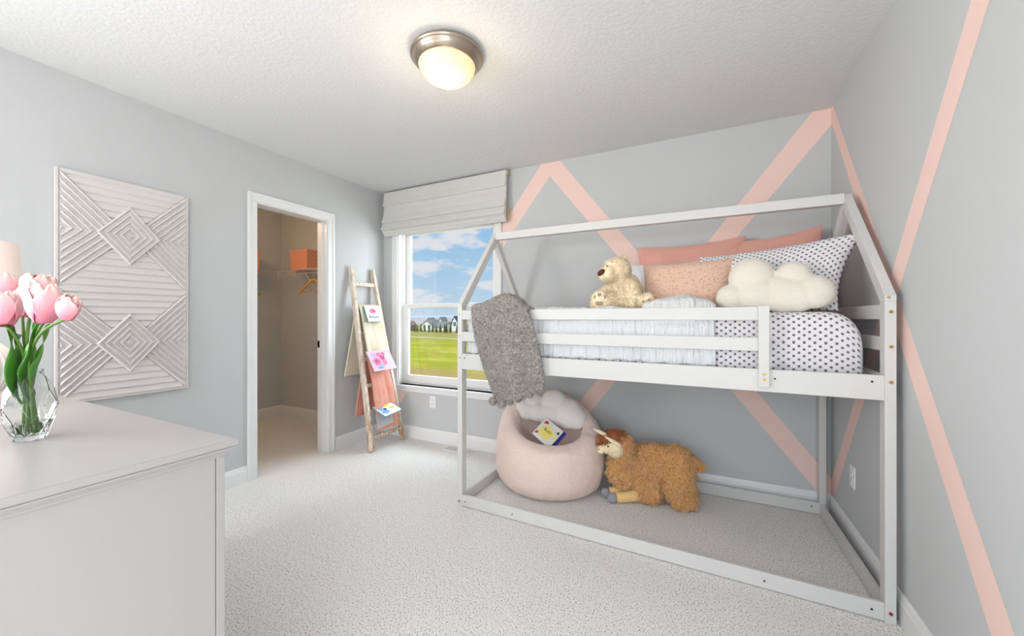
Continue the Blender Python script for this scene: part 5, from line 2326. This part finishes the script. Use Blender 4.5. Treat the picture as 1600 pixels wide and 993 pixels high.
    house('far white house with two steep gables, left of the pair beyond the field', -84.5, 104, Mw, Mr,
          [(-2.6, 2.6, 0, 6, 1.3, 3.3, 'y'), (1.4, 6.0, 2, 7, 1.1, 2.7, 'x'), (-3.4, -1.6, 4, 7, 2.4, 4.1, 'y'), (1.2, 2.8, 5, 8, 2.6, 4.3, 'y')],
          [(-1.0, 0, 0.5), (1.0, 0, 0.5), (4.2, 2, 0.2)])
    house('far white house with a dark blue roof, right of the pair beyond the field', -68.0, 101, Mw2, Mr2,
          [(-2.2, 2.4, 0, 6, 1.4, 3.2, 'x'), (-3.2, -1.2, -1, 4, 2.9, 4.6, 'y'), (1.2, 4.2, -1.5, 4, 1.5, 3.2, 'y')],
          [(-2.2, -1, 1.6), (2.7, -1.5, 0.4), (-0.3, 0, 0.2)])
    Mp = mat('pine_green', lin(74, 84, 50), 1.0)
    Mt_ = mat('bark', lin(90, 72, 58), 1.0)
    R = random.Random(3)

    def pine(x, y, h, w, label):
        t = thing('pine_tree', label, 'tree', (x, y, G0), 'row of young pines beyond the field')
        m = MB(); m.tube([(x, y, G0), (x, y, G0 + h * 0.3)], 0.09, 6)
        m.build('trunk', Mt_, t)
        m = MB()
        for i in range(6):
            z0 = G0 + h * (0.10 + 0.145 * i)
            r0 = w / 2 * (1 - i / 6.6)
            vs = []
            n = 11
            for kk in range(n):
                a = 2 * PI * kk / n + i
                rr_ = r0 * (1 if kk % 2 else 0.72) * R.uniform(0.85, 1.1)
                vs.append((x + rr_ * math.cos(a), y + rr_ * math.sin(a), z0 - 0.05 * h * (kk % 2)))
            vs.append((x, y, z0 + h * 0.24))
            m.add(vs, [(kk, (kk + 1) % n, n) for kk in range(n)] + [tuple(range(n - 1, -1, -1))])
        m.build('foliage', Mp, t, recalc=False)
    for i in range(13):
        f = i / 12
        x = -78.5 + f * 19.0 + R.uniform(-0.3, 0.3)
        pine(x, 91 - f * 4 + R.uniform(-0.5, 0.5), R.uniform(2.0, 3.0), R.uniform(1.1, 1.4), 'small dark pine in the row of young pines before the far houses')
    Mbs = mat('spring_shrub', lin(150, 146, 84), 1.0, vary=(0.8, lin(184, 174, 110), 0.4, 0.6))
    Mbs2 = mat('bare_shrub', lin(150, 130, 122), 1.0, vary=(0.8, lin(170, 150, 140), 0.4, 0.6))
    for i, (x, y, r, h, mt_, lb) in enumerate(((-57.8, 88, 1.8, 3.6, Mbs, 'olive-green rounded tree just right of the pine row'),
                                          (-52.4, 85, 1.8, 3.0, Mbs, 'olive-green tree, middle one of the clump right of the houses'),
                                          (-47.4, 81, 1.8, 3.3, Mbs2, 'bare brownish tree at the right end of the clump beyond the field'),
                                          (-88, 99, 2.4, 3.4, Mbs2, 'bare brownish tree left of the far white house'))):
        t = thing('broadleaf_tree', lb, 'tree', (x, y, G0))
        m = MB(); m.tube([(x, y, G0), (x, y, G0 + h * 0.5)], 0.15, 8)
        m.build('trunk', Mt_, t)
        m = MB()

        def bf(u, v, x=x, y=y, r=r, h=h, i=i):
            th = 2 * PI * u
            ph = -PI / 2 + PI * v
            d = Vector((math.cos(ph) * math.cos(th), math.cos(ph) * math.sin(th), math.sin(ph)))
            k = 1 + 0.28 * noise.noise(d * 2.5 + Vector((i * 3, 0, 0))) + 0.16 * noise.noise(d * 7)
            return (x + d.x * r * k, y + d.y * r * k, G0 + h * 0.5 + d.z * h * 0.5 * k)
        m.grid(bf, 36, 20, wrapu=True)
        m.build('foliage', mt_, t, smooth=False, recalc=False)


outdoors()

GROUPS = {'pillow': 'pillows at the head of the loft bed', 'cloud_cushion': 'cloud-shaped cushions', 'wall_outlet': 'wall outlets', 'wire_shelf': 'closet wire shelves',
          'storage_box': 'orange boxes on the closet shelves', 'coat_hanger': 'coat hangers in the closet', 'throw_blanket': 'knitted throws on the ladder',
          'picture_book': 'picture books', 'house': 'houses beyond the field', 'broadleaf_tree': 'trees beyond the field'}
for o in bpy.data.objects:
    k = o.name.split('.')[0]
    if o.parent is None and k in GROUPS and 'label' in o and 'group' not in o:
        o['group'] = GROUPS[k]

for o in list(bpy.data.objects):
    if '_o' in o:
        del o['_o']
